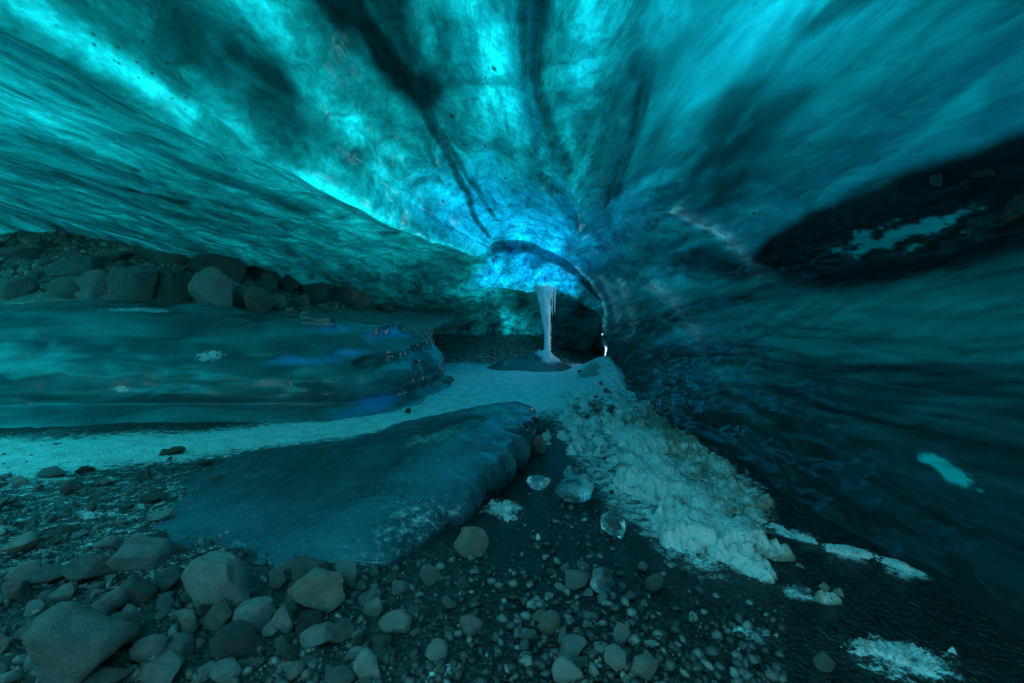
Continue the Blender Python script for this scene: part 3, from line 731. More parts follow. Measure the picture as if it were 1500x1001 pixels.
def build_ledge():
    seg = np.concatenate([[0], np.cumsum(np.hypot(*np.diff(LEDGE_PATH, axis=0).T))])
    L = seg[-1]
    u = np.linspace(0, L, 520)
    px = pchip(seg, LEDGE_PATH[:, 0], u); py = pchip(seg, LEDGE_PATH[:, 1], u)
    for _ in range(12):
        px[1:-1] = (px[:-2] + 2*px[1:-1] + px[2:])/4; py[1:-1] = (py[:-2] + 2*py[1:-1] + py[2:])/4
    tx, ty = np.gradient(px), np.gradient(py); l = np.hypot(tx, ty); tx /= l; ty /= l
    nx, ny = ty, -tx                       # outwards (towards the camera on the long side)
    # profile: (outwards, share of the height)
    prof = np.array([(.55, -.06), (.40, .015), (.16, .05), (.0, .10), (.05, .20), (.05, .32), (-.02, .45), (-.16, .59), (-.36, .73), (-.62, .85), (-.95, .94), (-1.35, 1.0), (-1.9, .98), (-2.4, .9)])
    v = np.linspace(0, len(prof) - 1, 150)
    po = pchip(range(len(prof)), prof[:, 0], v); ph = pchip(range(len(prof)), prof[:, 1], v)
    end = sstep(-1.9, -1.2, px)[:, None]
    O = po[None, :] * (1 - 0.5 * end); H = ph[None, :]
    O = np.maximum(O, -np.interp(px, [-3.6, -2.6], [2.4, 0.72])[:, None] - 0.12 * np.linspace(0, 1, 150)[None, :])
    X = px[:, None] + nx[:, None] * O; Y = py[:, None] + ny[:, None] * O
    top = ledge_top(X)
    Z = H * top
    # relief: long flowing hollows on the front, upright ribs on the far end
    ctr = np.stack([np.broadcast_to(nx[:, None], X.shape), np.broadcast_to(ny[:, None], X.shape), np.full(X.shape, 0.4)], -1)
    d = 0.13 * fbm(X*0.8, Y*0.9, Z*2.2, 4, 130) + 0.025 * fbm(X*1.8, Y*2.0, Z*5.0, 3, 131) + 0.09*(billow(X*1.5, Y*1.5, Z*2.6, 2, 136)-.3)
    ribs = fbm(u[:, None]*5.5 + 0*X, Z*0.9, X*0, 3, 133, ridged=True)
    d += end * 0.07 * ribs * sstep(1.02, 0.8, H)
    d *= sstep(-0.1, 0.2, H)
    for (qx, qy, r, dep) in LEDGE_HOLES:
        q = at_y(qx, qy, 5.5)
        g = ((X - q[0])/(r*1.25))**2 + ((Z - q[2])/r)**2
        d += -dep * np.exp(-g*1.6) + 0.35*dep*np.exp(-(np.sqrt(g) - 1.35)**2*8)
    X = X + ctr[..., 0]*d; Y = Y + ctr[..., 1]*d; Z = Z + ctr[..., 2]*d
    fr = np.zeros(X.shape)
    for (qx, qy, rx, rz, yy) in LEDGE_FROST:
        q = at_y(qx, qy, yy)
        fr = np.maximum(fr, sstep(1.3, 0.2, np.hypot((X - q[0])/rx, (Z - q[2])/rz)) * 0.62)
    bl = np.zeros(X.shape)  # blue reflections of the bright ceiling, painted into the ledge's colour
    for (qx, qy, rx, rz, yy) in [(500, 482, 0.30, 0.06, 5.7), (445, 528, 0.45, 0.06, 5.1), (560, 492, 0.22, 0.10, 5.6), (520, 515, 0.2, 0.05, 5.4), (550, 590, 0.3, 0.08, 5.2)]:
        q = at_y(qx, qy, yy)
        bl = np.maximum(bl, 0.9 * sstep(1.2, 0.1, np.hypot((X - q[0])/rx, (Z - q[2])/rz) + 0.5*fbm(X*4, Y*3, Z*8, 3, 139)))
    fr = np.maximum(fr, 0.30 * sstep(0.14, 0.02, Z))
    me = mesh_np("ice_ledge", np.stack([X, Y, Z], -1).reshape(-1, 3), grid_faces(X.shape[0], X.shape[1], flip=False), M_LEDGE, True, {"frost": fr, "blue_reflection": bl})
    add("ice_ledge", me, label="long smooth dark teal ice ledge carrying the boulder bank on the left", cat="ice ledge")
LEDGE_HOLES = [(557, 493, 0.16, 0.16), (575, 480, 0.07, 0.06), (508, 518, 0.09, 0.05), (540, 532, 0.06, 0.05), (600, 487, 0.06, 0.06)]
LEDGE_FROST = [(300, 522, 0.22, 0.09, 4.9), (180, 453, 0.5, 0.05, 5.4), (175, 571, 0.12, 0.06, 4.7), (212, 455, 0.25, 0.04, 5.4)]
build_ledge()

# ------------------------------------------------------------------ rubble bank behind the ledge
def bank_z(x, y):
    x = np.asarray(x, float); y = np.asarray(y, float)
    e0 = np.interp(x, [-10, -7, -5, -4, -3, -2, -1.2], [5.4, 5.6, 5.8, 6.05, 6.45, 7.0, 7.6])
    sl = np.interp(x, [-10, -7, -5, -4, -3, -2], [0.9, 0.85, 0.48, 0.26, 0.12, 0.08])
    z = ledge_top(x) - 0.06 + (y - e0) * sl
    return z + 0.06 * fbm(x*1.2, y*1.2, x*0, 3, 140)

def build_bank():
    xs = np.linspace(-10, -1.3, 260); ys = np.linspace(4.9, 11.5, 160)
    X, Y = np.meshgrid(xs, ys)
    Z = bank_z(X, Y) + 0.03 * billow(X*6, Y*6, X*0, 4, 141)
    e0 = np.interp(X, [-10, -7, -5, -4, -3, -2, -1.2], [5.4, 5.6, 5.8, 6.05, 6.45, 7.0, 7.6])
    Z = np.where(Y < e0, Z - (e0 - Y) * 1.2, Z)
    me = mesh_np("rubble_bank", np.stack([X, Y, Z], -1).reshape(-1, 3), grid_faces(160, 260), M_BANK, True, {"snow": np.zeros(X.shape), "wet": np.zeros(X.shape)})
    add("rubble_bank", me, kind="structure")
build_bank()

# ------------------------------------------------------------------ low ice slab in the floor
def build_slab():
    out = np.array([(-1.60, 3.75), (-1.0, 4.35), (-.35, 4.75), (.10, 4.75), (.24, 4.2), (.19, 3.65), (.02, 3.0), (-.14, 2.47), (-.36, 2.02), (-.64, 1.80), (-1.1, 1.80), (-1.6, 2.0), (-2.0, 2.6), (-2.05, 3.3)])
    c = np.array([-0.75, 3.1])
    th = np.unwrap(np.arctan2(*(out - c).T[::-1])); rr = np.hypot(*(out - c).T)
    if th[1] < th[0]: th, rr = th[::-1], rr[::-1]
    o = np.argsort(th % (2*math.pi)); t0 = (th % (2*math.pi))[o]; r0 = rr[o]
    t3 = np.concatenate([t0 - 2*math.pi, t0, t0 + 2*math.pi]); r3 = np.concatenate([r0]*3)
    T = np.linspace(0, 2*math.pi, 420, endpoint=False)
    Rr = pchip(t3, r3, T)
    Rr = Rr * (1 + 0.10 * fbm(np.cos(T)*4, np.sin(T)*4, T*0, 5, 150))
    rho = np.concatenate([np.linspace(0.02, 0.9, 70), np.linspace(0.91, 1.0, 22), [1.0, 0.985, 0.97, 0.96]])
    drop = np.concatenate([np.zeros(92), [0.35, 0.65, 0.9, 1.3]])
    rx = rho[None, :] * Rr[:, None] ; X = c[0] + np.cos(T)[:, None]*rx; Y = c[1] + np.sin(T)[:, None]*rx
    edge = np.interp(np.cos(T - 0.12), [-1, -0.3, 0.25, 1], [-0.012, -0.015, 0.07, 0.16])[:, None]   # tall on the right
    q = np.clip(rho, 0, 1)[None, :]
    Z = floor_z(X, Y) + 0.015 + (0.13 * (1 - q**2) + edge * np.clip(q*1.6, 0, 1)) * np.sqrt(np.clip(1 - (q - .93).clip(0)**2*120, 0, 1))
    Z = Z + 0.045 * fbm(X*2.2, Y*1.5, X*0, 4, 151) + 0.016 * (billow(X*6, Y*4.5, X*0, 4, 152) - .3)
    Z = Z - drop[None, :] * (edge.clip(0.01) + 0.04)
    rib = fbm(T[:, None]*8 + 0*X, rho[None, :]*2 + 0*X, X*0, 5, 155, 0.65, ridged=True)
    push = sstep(0.80, 1.0, q) * (0.075 * rib * sstep(-.3, .3, fbm(T[:, None]*3, T[:, None]*0, T[:, None]*0, 2, 159)) + 0.10 * fbm(T[:, None]*5 + 0*X, rho[None, :]*1.5 + 0*X, X*0, 3, 158)) * (edge > 0.08)
    X = X + np.cos(T)[:, None]*push; Y = Y + np.sin(T)[:, None]*push
    fr = np.maximum(0.25 * sstep(3.2, 4.1, Y - 0.45*X*0 + 0.3*fbm(X*2, Y*2, X*0, 3, 156)) , 0)
    q2 = at_z(320, 805, .05)
    fr = np.maximum(fr, 0.5 * sstep(0.28, 0.03, np.hypot(X - q2[0], Y - q2[1])))
    fr = np.maximum(fr, 0.16 + 0.62 * fbm(X*1.9, Y*1.9, X*0, 5, 157))
    me = mesh_np("ice_slab", np.stack([X, Y, Z], -1).reshape(-1, 3), grid_faces(len(T), len(rho)), M_SLAB, True, {"frost": fr})
    # close the seam and the top
    n = len(rho); bm = bmesh.new(); bm.from_mesh(me); bm.verts.ensure_lookup_table()
    la = (len(T) - 1) * n
    for j in range(n - 1):
        bm.faces.new([bm.verts[la + j], bm.verts[la + j + 1], bm.verts[j + 1], bm.verts[j]]).smooth = True
    bm.faces.new([bm.verts[i*n] for i in range(len(T))])
    bmesh.ops.recalc_face_normals(bm, faces=bm.faces)
    bm.to_mesh(me); bm.free()
    add("ice_slab", me, label="low flat blue grey ice slab with a broken right edge in the cave floor", cat="ice slab")
build_slab()

# ------------------------------------------------------------------ crusted dirty snow beside the right wall
def build_crust():
    ys = 1.5 + (np.exp(np.linspace(0, math.log(8/1.2 + 1), 330)) - 1)*1.2
    ts = np.linspace(0, 1, 300)
    Y, T = np.meshgrid(ys, ts, indexing='ij')
    X = 0.1 + T * 2.0
    m = crust_mask(X, Y)
    lump = billow(X*7.0, Y*5.0, X*0, 5, 160)
    lump2 = billow(X*19, Y*15, X*0, 4, 161)
    big = fbm(X*2.6, Y*1.6, X*0, 5, 162, 0.6)
    rough = sstep(7.2, 5.4, Y)
    h = m * 1.05 - 0.70 + rough * (1.7*big + 2.0*(lump - 0.30)) + 0.5*(1-rough)*fbm(X*5, Y*1.6, X*0, 4, 171) + rough * 0.55 * fbm(X*15, Y*9, X*0, 4, 167, 0.65) - 0.45*rough*sstep(0.30, 0.0, X - np.interp(Y, [1.7, 2.4, 3, 4.5, 6], [.75, .6, .55, .45, .6]))
    Z = floor_z(X, Y) + np.clip(h, -0.5, 0.85) * 0.085 + (h > 0) * rough * (0.030 * (lump2 - 0.15) + 0.012 * fbm(X*45, Y*36, X*0, 2, 168)) + 0.004
    dirt = np.clip(0.22 + 0.48*sstep(0.75, 1.35, X - 0.05*(Y - 3)) + 0.25*fbm(X*3, Y*2, X*0, 4, 166) - 0.4*sstep(4.8, 6.2, Y)*sstep(1.25, 1.6, X) + 0.35*sstep(0.10, -0.05, h), 0, 1)
    for (qx, qy, r) in [(868, 548, 0.30), (872, 588, 0.34)]:
        q = at_z(qx, qy, 0.12)
        dirt = np.maximum(dirt, 0.8 * sstep(1.2, 0.2, np.hypot((X - q[0])/r, (Y - q[1])/(r*2)) + 1.3*fbm(X*6, Y*4, X*0, 5, 169, 0.65)))
    me = mesh_np("snow_crust", np.stack([X, Y, Z], -1).reshape(-1, 3), grid_faces(len(ys), len(ts), flip=True), M_SNOW, True, {"dirt": dirt})
    add("snow_crust", me, kind="structure")
build_crust()

def snow_patch(px, py, rx, ry, ang, seed, label, cut=0.30):
    q = at_z(px, py, 0)
    n = 150
    a, b2 = np.meshgrid(np.linspace(-1.4, 1.4, n), np.linspace(-1.4, 1.4, n))
    ca, sa = math.cos(ang), math.sin(ang)
    X = q[0] + (a*rx*ca - b2*ry*sa); Y = q[1] + (a*rx*sa + b2*ry*ca)
    m = 0.72 - np.hypot(a, b2) + 1.7 * fbm(X*12, Y*12, X*0, 6, seed, 0.7)
    Z = floor_z(X, Y) + 0.008 + np.clip((m - cut), -0.6, 0.3) * 0.045 + 0.005*fbm(X*25, Y*25, X*0, 3, seed+3)
    me = mesh_np("snow_patch", np.stack([X, Y, Z], -1).reshape(-1, 3), grid_faces(n, n), M_SNOW, True, {"dirt": np.clip(0.30 + 0.4*fbm(X*14, Y*14, X*0, 4, seed+9), 0, 1)})
    add("snow_patch", me, label=label, cat="snow patch", group="snow patches on the dark floor")
snow_patch(1325, 972, 0.20, 0.10, -0.5, 170, "bright snow patch lying alone on the black floor in the near right corner")
snow_patch(1165, 785, 0.22, 0.07, -0.9, 175, "thin ragged snow strip between the snow crust and the foot of the right wall")
snow_patch(1290, 825, 0.26, 0.05, -0.75, 178, "narrow snow strip along the foot of the right ice wall")
snow_patch(735, 745, 0.10, 0.22, 0.2, 181, "small snow patch in the gap beside the ice slab's broken edge", 0.45)
snow_patch(130, 755, 0.16, 0.09, 0.2, 183, "frosty snow patch among the stones at the left", 0.35)

# ------------------------------------------------------------------ icicle column and the ice mound below it
def tube(path, radii, nseg=24, noise=None, seed=0):
    path = np.asarray(path, float); n = len(path)
    t = np.gradient(path, axis=0); t /= np.linalg.norm(t, axis=1, keepdims=True)
    a = np.cross(t, [0.0, 1.0, 0.13]); a /= np.linalg.norm(a, axis=1, keepdims=True)
    b = np.cross(t, a)
    th = np.linspace(0, 2*math.pi, nseg, endpoint=False)
    rad = np.asarray(radii)[:, None] * np.ones((1, nseg))
    if noise:
        rad = rad * (1 + noise * fbm(np.cos(th)[None, :]*1.6 + 0*rad, np.sin(th)[None, :]*1.6 + 0*rad, np.linspace(0, 9, n)[:, None] + 0*rad, 4, seed))
    V = path[:, None, :] + (np.cos(th)[None, :, None]*a[:, None, :] + np.sin(th)[None, :, None]*b[:, None, :]) * rad[..., None]
    return V.reshape(-1, 3), grid_faces(n, nseg, wrap=True)

def build_icicle():
    top = at_y(799, 424, 9.7); bot = at_y(801, 531, 9.7)
    root = bpy.data.objects.new("icicle", None); col.objects.link(root); root.location = bot
    root["label"] = "tall white frozen icicle column joining the low ceiling to the floor mound"; root["category"] = "icicle"
    z = np.linspace(0, 1, 60)
    H = top[2] - bot[2] + 0.12
    path = np.stack([0.02*np.sin(z*5) + (top[0]-bot[0])*z, 0*z, z*H - 0.02], 1)
    r = np.interp(z, [0, .06, .12, .3, .5, .62, .78, .9, 1], [0.10, .085, .07, .068, .075, .095, .125, .165, .24])
    v, f = tube(path, r, 32, 0.35, 190)
    add("shaft", mesh_np("shaft", v, f, M_WHITE), root)
    for k in range(7):                                     # thin drips fused to its sides
        a = random.uniform(0, 2*math.pi); zz = random.uniform(0.55, 0.95)*H
        rr = np.interp(zz/H, [.5, .8, 1], [.07, .11, .2])
        ln = random.uniform(0.25, 0.55)
        p = np.stack([np.full(14, math.cos(a)*rr), np.full(14, math.sin(a)*rr), np.linspace(zz, zz - ln, 14)], 1)
        v, f = tube(p, np.linspace(0.03, 0.004, 14), 8, 0.3, 200 + k)
        add("drip", mesh_np("drip", v, f, M_WHITE), root)
    sp = np.zeros((0, 3)); sf = np.zeros((0, 4), int)
    for k in range(36):                                    # little ice spurs down the right side
        zz = 0.05*H + H*0.72*k/36
        rr = np.interp(zz/H, [0, .1, .5, .8], [.09, .07, .075, .12])
        a = random.uniform(-0.6, 0.5)
        d = np.array([math.cos(a), math.sin(a), random.uniform(-.4, .4)])
        p0 = np.array([0.02*math.sin(zz/H*5) + (top[0]-bot[0])*zz/H, 0, zz]) + d*rr*0.8
        v, f = tube(np.stack([p0 + d*s for s in np.linspace(0, random.uniform(.02, .06), 3)]), [0.014, 0.009, 0.001], 6)
        sf = np.vstack([sf, f + len(sp)]); sp = np.vstack([sp, v])
    o = add("spurs", mesh_np("spurs", sp, sf, M_WHITE), root); o["kind"] = "stuff"

    c = at_z(792, 548, 0.10)
    a, q = np.meshgrid(np.linspace(0, 2*math.pi, 120), np.linspace(0, 1, 60), indexing='ij')
    rx = np.where(np.cos(a) < 0, 1.25, 0.75); X = c[0] + 0.1 + np.cos(a)*q*rx; Y = 9.6 + np.sin(a)*q*0.75
    Z = 0.46*(1 - q)**0.95 + (1-q)*(0.16*fbm(X*4, Y*2, X*0, 5, 210, 0.6) + 0.10*(billow(X*9, Y*6, X*0, 3, 211) - .3)) - 0.05*q + floor_z(X, Y)*q
    fr = 0.95*sstep(-0.05, 0.25, (X - c[0]))*sstep(0.9, 0.3, q) + 0.45*sstep(0.3, 0.1, q)
    me = mesh_np("ice_mound", np.stack([X, Y, Z], -1).reshape(-1, 3), grid_faces(120, 60), M_MOUND, True, {"frost": fr})
    add("ice_mound", me, label="dark grey ice mound under the icicle with a frosty white crest", cat="ice mound")
build_icicle()

# ------------------------------------------------------------------ stones
def ico(sub):
    bm = bmesh.new(); bmesh.ops.create_icosphere(bm, subdivisions=sub, radius=1.0)
    v = np.array([x.co[:] for x in bm.verts]); f = np.array([[q.index for q in p.verts] for p in bm.faces]); bm.free()
    return v, f
ICO = {k: ico(k) for k in (1, 2, 3, 4)}

def rock_mesh(seed, sub=3, facets=9, cut=(0.44, 0.80), rough=0.07, soft=0.06):
    g = np.random.default_rng(seed)
    v, f = ICO[sub]; p = v * g.uniform(0.95, 1.1)
    for _ in range(facets):
        n = g.normal(size=3); n /= np.linalg.norm(n); d = g.uniform(*cut)
        s = p @ n - d
        p = p - np.clip(s, 0, None)[:, None] * n[None, :] * (1 - soft * g.uniform(0, 0.6))
    p = p + v * (rough * fbm(p[:, 0]*1.7 + seed, p[:, 1]*1.7, p[:, 2]*1.7, 4, seed))[:, None]
    p = p + v * (rough * 0.5 * fbm(p[:, 0]*5 + seed, p[:, 1]*5, p[:, 2]*5, 4, seed + 5, 0.6) - rough * 0.45 * np.clip(fbm(p[:, 0]*3.1, p[:, 1]*3.1 + seed, p[:, 2]*3.1, 3, seed + 8, 0.5, True) - 0.45, 0, 1))[:, None]
    lo, hi = p.min(0), p.max(0)
    p = (p - (lo + hi)/2) / (hi - lo) * 2
    return p, f

PROTO = {}
def stone(name, label, cat, pos, size, seed, mat, rz=0.0, tilt=(0, 0), group=None, sub=3, facets=9, sink=0.18):
    """size = full width, depth, height in metres; pos = the ground point below it"""
    if seed not in PROTO:
        p, f = rock_mesh(seed, sub, facets + 3, rough=0.10)
        PROTO[seed] = mesh_np("stone_shape", p, f, None)
    me = PROTO[seed]
    key = (seed, mat.name)
    if key not in PROTO:
        m2 = me.copy(); m2.materials.append(mat); PROTO[key] = m2
    o = add(name, PROTO[key], label=label, cat=cat, group=group)
    o.scale = (size[0]/2, size[1]/2, size[2]/2)
    o.rotation_euler = (tilt[0], tilt[1], rz)
    o.location = (pos[0], pos[1], pos[2] + size[2]*(0.5 - sink))
    return o

TAKEN = []
def hero(px, py, w, h, label, mat, seed, on='floor', depth=None, facets=9, name="stone", cat="stone", rz=0.0, deepr=0.85, sub=4, tilt=(0, 0)):
    """px, py = where the stone's foot stands in the photograph, w and h its size there"""
    if on == 'floor':
        p = at_z(px, py, 0.0); p[2] = float(floor_z(p[0], p[1]))
    else:
        dd = ray(px, py); p = at_y(px, py, depth)
        for yy in np.arange(5.2, 9.5, 0.02):
            c_ = EYE + dd * (yy / dd[1])
            if c_[2] < float(bank_z(c_[0], c_[1])) and yy > depth - 0.8:
                p = c_; break
    s = p[1] / 667.0
    size = (w*s, w*s*deepr, h*s*1.12)
    p2 = p.copy(); p2[1] += size[1]*0.35
    TAKEN.append((p2[0], p2[1], max(size[0], size[1])*0.5))
    grp = "stones on the near floor" if on == 'floor' else "boulders on the bank"
    return stone(name, label, cat, p2, size, seed, mat, rz, tilt, grp, sub, facets, 0.12)

FLOOR_STONES = [
    (305, 908, 98, 82, "large pale angular boulder in the near left floor below the ice slab", M_PALE, 301, 7, "boulder"),
    (78, 1015, 140, 105, "biggest pale boulder cut by the lower left corner of the photo", M_PALE, 302, 6, "boulder"),
    (458, 902, 88, 58, "broad flat topped brownish block right of the pale angular boulder", M_BROWN, 303, 9, "boulder"),
    (443, 862, 54, 40, "grey upright stone standing behind the flat brownish block", M_GREY, 304, 9, "stone"),
    (404, 864, 28, 34, "small grey stone left of the upright stone by the slab's near rim", M_GREY, 305, 8, "stone"),
    (505, 866, 34, 40, "grey angular stone right of the upright stone at the slab's near rim", M_GREY, 306, 9, "stone"),
    (689, 818, 56, 46, "rounded brown boulder at the near tip of the ice slab", M_BROWN, 307, 5, "boulder"),
    (185, 838, 82, 36, "long flat grey stone at the left edge of the ice slab's near end", M_GREY, 308, 8, "stone"),
    (115, 856, 72, 34, "flat dark stone left of the long flat grey stone", M_DARK, 309, 8, "stone"),
    (365, 930, 56, 46, "triangular grey stone right below the pale angular boulder", M_GREY, 310, 7, "stone"),
    (335, 974, 68, 48, "dark square cut stone below the pale angular boulder", M_DARK, 311, 8, "stone"),
    (163, 958, 54, 56, "brownish upright stone right of the biggest corner boulder", M_BROWN, 312, 8, "stone"),
    (208, 975, 46, 36, "grey cobble between the brownish upright stone and the dark square stone", M_GREY, 313, 7, "stone"),
    (410, 930, 34, 42, "narrow leaning grey stone right of the triangular stone", M_GREY, 314, 8, "stone"),
    (575, 936, 50, 34, "pale oval cobble alone on the dark gravel in the near middle", M_PALE, 315, 4, "cobble"),
    (537, 1000, 46, 42, "pale rounded cobble cut by the bottom edge left of the middle", M_PALE, 316, 4, "cobble"),
    (690, 934, 36, 32, "grey cobble on the black gravel in the near middle", M_GREY, 317, 6, "cobble"),
    (637, 970, 36, 26, "flat pale cobble near the bottom edge in the middle", M_PALE, 318, 6, "cobble"),
    (545, 905, 30, 26, "small dark cobble between the brownish block and the oval cobble", M_GREY, 319, 6, "cobble"),
    (628, 860, 30, 28, "small pale cobble on gravel left below the brown boulder", M_PALE, 320, 5, "cobble"),
    (583, 873, 26, 22, "small grey cobble on gravel between brown boulder and brownish block", M_GREY, 321, 5, "cobble"),
    (960, 864, 30, 26, "smooth round dark pebble on the wet floor below the snow crust", M_GREY, 322, 3, "pebble"),
    (905, 986, 42, 32, "pale angular stone near the bottom edge right of the middle", M_PALE, 323, 8, "stone"),
    (912, 952, 26, 36, "upright split pale stone right of the pebble heap", M_PALE, 324, 8, "stone"),
    (948, 1003, 44, 38, "pale wedge shaped stone at the bottom edge right of the middle", M_PALE, 325, 7, "stone"),
    (832, 1005, 50, 44, "pale stone at the bottom edge below the pebble heap", M_PALE, 326, 7, "stone"),
    (845, 868, 34, 26, "yellowish cobble at the top of the pebble heap", M_PALE, 327, 6, "cobble"),
    (805, 935, 36, 36, "dark brown stone on the left side of the pebble heap", M_BROWN, 328, 8, "stone"),
    (840, 965, 46, 26, "long narrow stone lying across the pebble heap", M_GREY, 329, 7, "stone"),
    (1213, 992, 28, 30, "smooth violet grey pebble on the black floor near the lower right corner", M_BROWN, 330, 3, "pebble"),
    (790, 664, 23, 27, "dark brown stone standing on the frost right of the slab's far end", M_BROWN, 331, 7, "stone"),
    (252, 668, 26, 12, "largest dark stone of the three lying on the left snow", M_DARK, 332, 6, "stone"),
    (238, 668, 18, 10, "flat dark stone left beside the largest one on the left snow", M_DARK, 333, 6, "stone"),
    (295, 682, 18, 9, "small dark stone right of the others on the left snow", M_DARK, 334, 6, "stone"),
    (312, 706, 18, 12, "small dark stone at the near rim of the left snow", M_DARK, 335, 6, "stone"),
    (597, 605, 10, 8, "tiny dark stone on the middle snow by the ledge corner", M_DARK, 336, 6, "stone"),
    (20, 812, 46, 28, "grey cobble at the left edge of the photo above the dark upright one", M_GREY, 337, 6, "cobble"),
    (12, 880, 34, 36, "dark upright stone cut by the left edge of the photo", M_GREY, 338, 7, "stone"),
    (52, 858, 60, 26, "flat grey stone near the left edge beside the dark upright one", M_GREY, 339, 7, "stone"),
    (150, 905, 44, 34, "grey angular stone above the brownish upright stone at lower left", M_GREY, 340, 8, "stone"),
    (235, 872, 44, 30, "dark cobble left of the pale angular boulder", M_DARK, 341, 6, "cobble"),
    (190, 890, 50, 34, "dark flat cobble below the long flat grey stone", M_DARK, 342, 6, "cobble"),
    (268, 935, 36, 40, "smooth brownish cobble under the left side of the pale angular boulder", M_BROWN, 343, 4, "cobble"),
    (308, 925, 40, 36, "brown stone wedged right under the pale angular boulder", M_BROWN, 344, 7, "stone"),
    (230, 1008, 56, 40, "grey stone cut by the bottom edge right of the corner boulder", M_GREY, 345, 7, "stone"),
    (320, 1005, 50, 24, "flat grey stone cut by the bottom edge below the dark square stone", M_GREY, 346, 7, "stone"),
]
for i, (px, py, w, h, lab, mat, seed, fac, kind) in enumerate(FLOOR_STONES):
    hero(px, py, w, h, lab, mat, seed, facets=fac + 2, name=kind, cat=kind, sub=4 if w > 50 else 3, tilt=(0.15*math.sin(i*2.1), 0.15*math.cos(i*1.7)))

BANK_STONES = [
    (305, 410, 84, 66, 6.7, "largest dark triangular boulder standing highest at the back of the bank", M_BDARK, 401, 9),
    (182, 442, 74, 56, 5.75, "big rounded grey boulder in the middle of the ledge's boulder row", M_BGREY, 402, 6),
    (243, 445, 64, 58, 5.8, "angular reddish grey boulder right of the big rounded one", M_BBROWN, 403, 10),
    (308, 456, 68, 66, 5.95, "knobbly boulder hanging over the ledge below the triangular boulder", M_BGREY, 404, 10),
    (125, 440, 48, 46, 5.65, "pale grey boulder left of the big rounded one on the ledge", M_PALE, 405, 6),
    (90, 440, 58, 38, 5.6, "brown rounded boulder at the left of the ledge's boulder row", M_BBROWN, 406, 5),
    (372, 460, 42, 40, 6.2, "reddish squared boulder at the right end of the front row", M_BBROWN, 407, 8),
    (340, 452, 40, 36, 6.1, "small angular boulder between the knobbly and the squared one", M_BGREY, 408, 9),
    (92, 408, 78, 34, 5.9, "flat wide dark boulder lying behind the brown rounded one", M_BDARK, 409, 8),
    (12, 442, 46, 42, 5.5, "grey boulder at the far left on the ledge's rim", M_BGREY, 410, 6),
    (15, 386, 60, 26, 5.8, "flat dark slab stone on the slope at the left edge", M_BDARK, 411, 7),
    (420, 432, 38, 32, 7.2, "grey boulder in the right half of the bank, its corner upward", M_BGREY, 412, 9),
    (390, 428, 26, 28, 7.0, "dark small boulder left of the corner upward one", M_BDARK, 413, 9),
    (375, 412, 42, 24, 7.2, "dark flat boulder right behind the triangular one", M_BDARK, 414, 8),
    (430, 405, 52, 24, 7.6, "long low boulder at the back right of the bank under the ceiling", M_BDARK, 415, 8),
    (462, 445, 44, 32, 7.5, "pale broad boulder toward the right end of the bank", M_BGREY, 416, 8),
    (505, 448, 32, 32, 7.8, "grey boulder second from the right end of the bank", M_BGREY, 417, 8),
    (530, 455, 22, 32, 7.9, "narrow upright boulder near the right end of the bank", M_BGREY, 418, 8),
    (562, 458, 28, 18, 8.2, "last small boulder at the right end of the bank", M_BDARK, 419, 7),
    (400, 455, 30, 26, 6.7, "small pale boulder right of the squared reddish one", M_BGREY, 420, 8),
    (440, 452, 30, 22, 7.0, "small flat pale boulder above the ledge's shining dent", M_PALE, 421, 8),
    (478, 428, 30, 26, 7.9, "tilted dark boulder behind the broad pale one", M_BDARK, 422, 8),
    (150, 388, 52, 24, 6.1, "low dark boulder behind the big rounded one", M_BDARK, 423, 8),
    (205, 385, 48, 22, 6.3, "low grey boulder left of the triangular boulder on the slope", M_BGREY, 424, 8),
    (245, 392, 36, 24, 6.4, "small brown boulder against the triangular boulder's left side", M_BBROWN, 425, 8),
]
for i, (px, py, w, h, dep, lab, mat, seed, fac) in enumerate(BANK_STONES):
    hero(px, py, w, h, lab, mat, seed, on='bank', depth=dep, facets=fac + 2, name="boulder", cat="boulder", sub=4, tilt=(0.12*math.sin(i*1.3), 0.12*math.cos(i*2.2)))

for (px, py, w, h, dep, lab, seed) in [
    (1440, 250, 70, 46, 2.52, "dull stone frozen into the black silt band, farther from the right edge", 451),
    (1492, 300, 60, 50, 2.36, "dull stone frozen into the black silt band at the photo's right edge", 452),
    (1375, 262, 40, 24, 2.72, "small dark stone frozen into the upper rim of the black silt band", 453)]:
    q = at_y(px, py, dep); k = dep / 667.0
    stone("stone", lab, "stone", (q[0] + w*k*0.22, q[1], q[2] - h*k*0.32), (w*k*0.8, w*k, h*k), seed, M_DARK, 0.2, (0, 0), "stones frozen into the right wall", 3, 6)

# the many smaller stones: shapes shared, each stone an object of its own, named by its nearest landmark
def photo_px(p):
    d = np.asarray(p, float) - EYE
    c, s_ = math.cos(PITCH), math.sin(PITCH)
    f = d[1]*c - d[2]*s_; u = d[1]*s_ + d[2]*c
    return 750 + 667*d[0]/f, 500.5 - 667*u/f

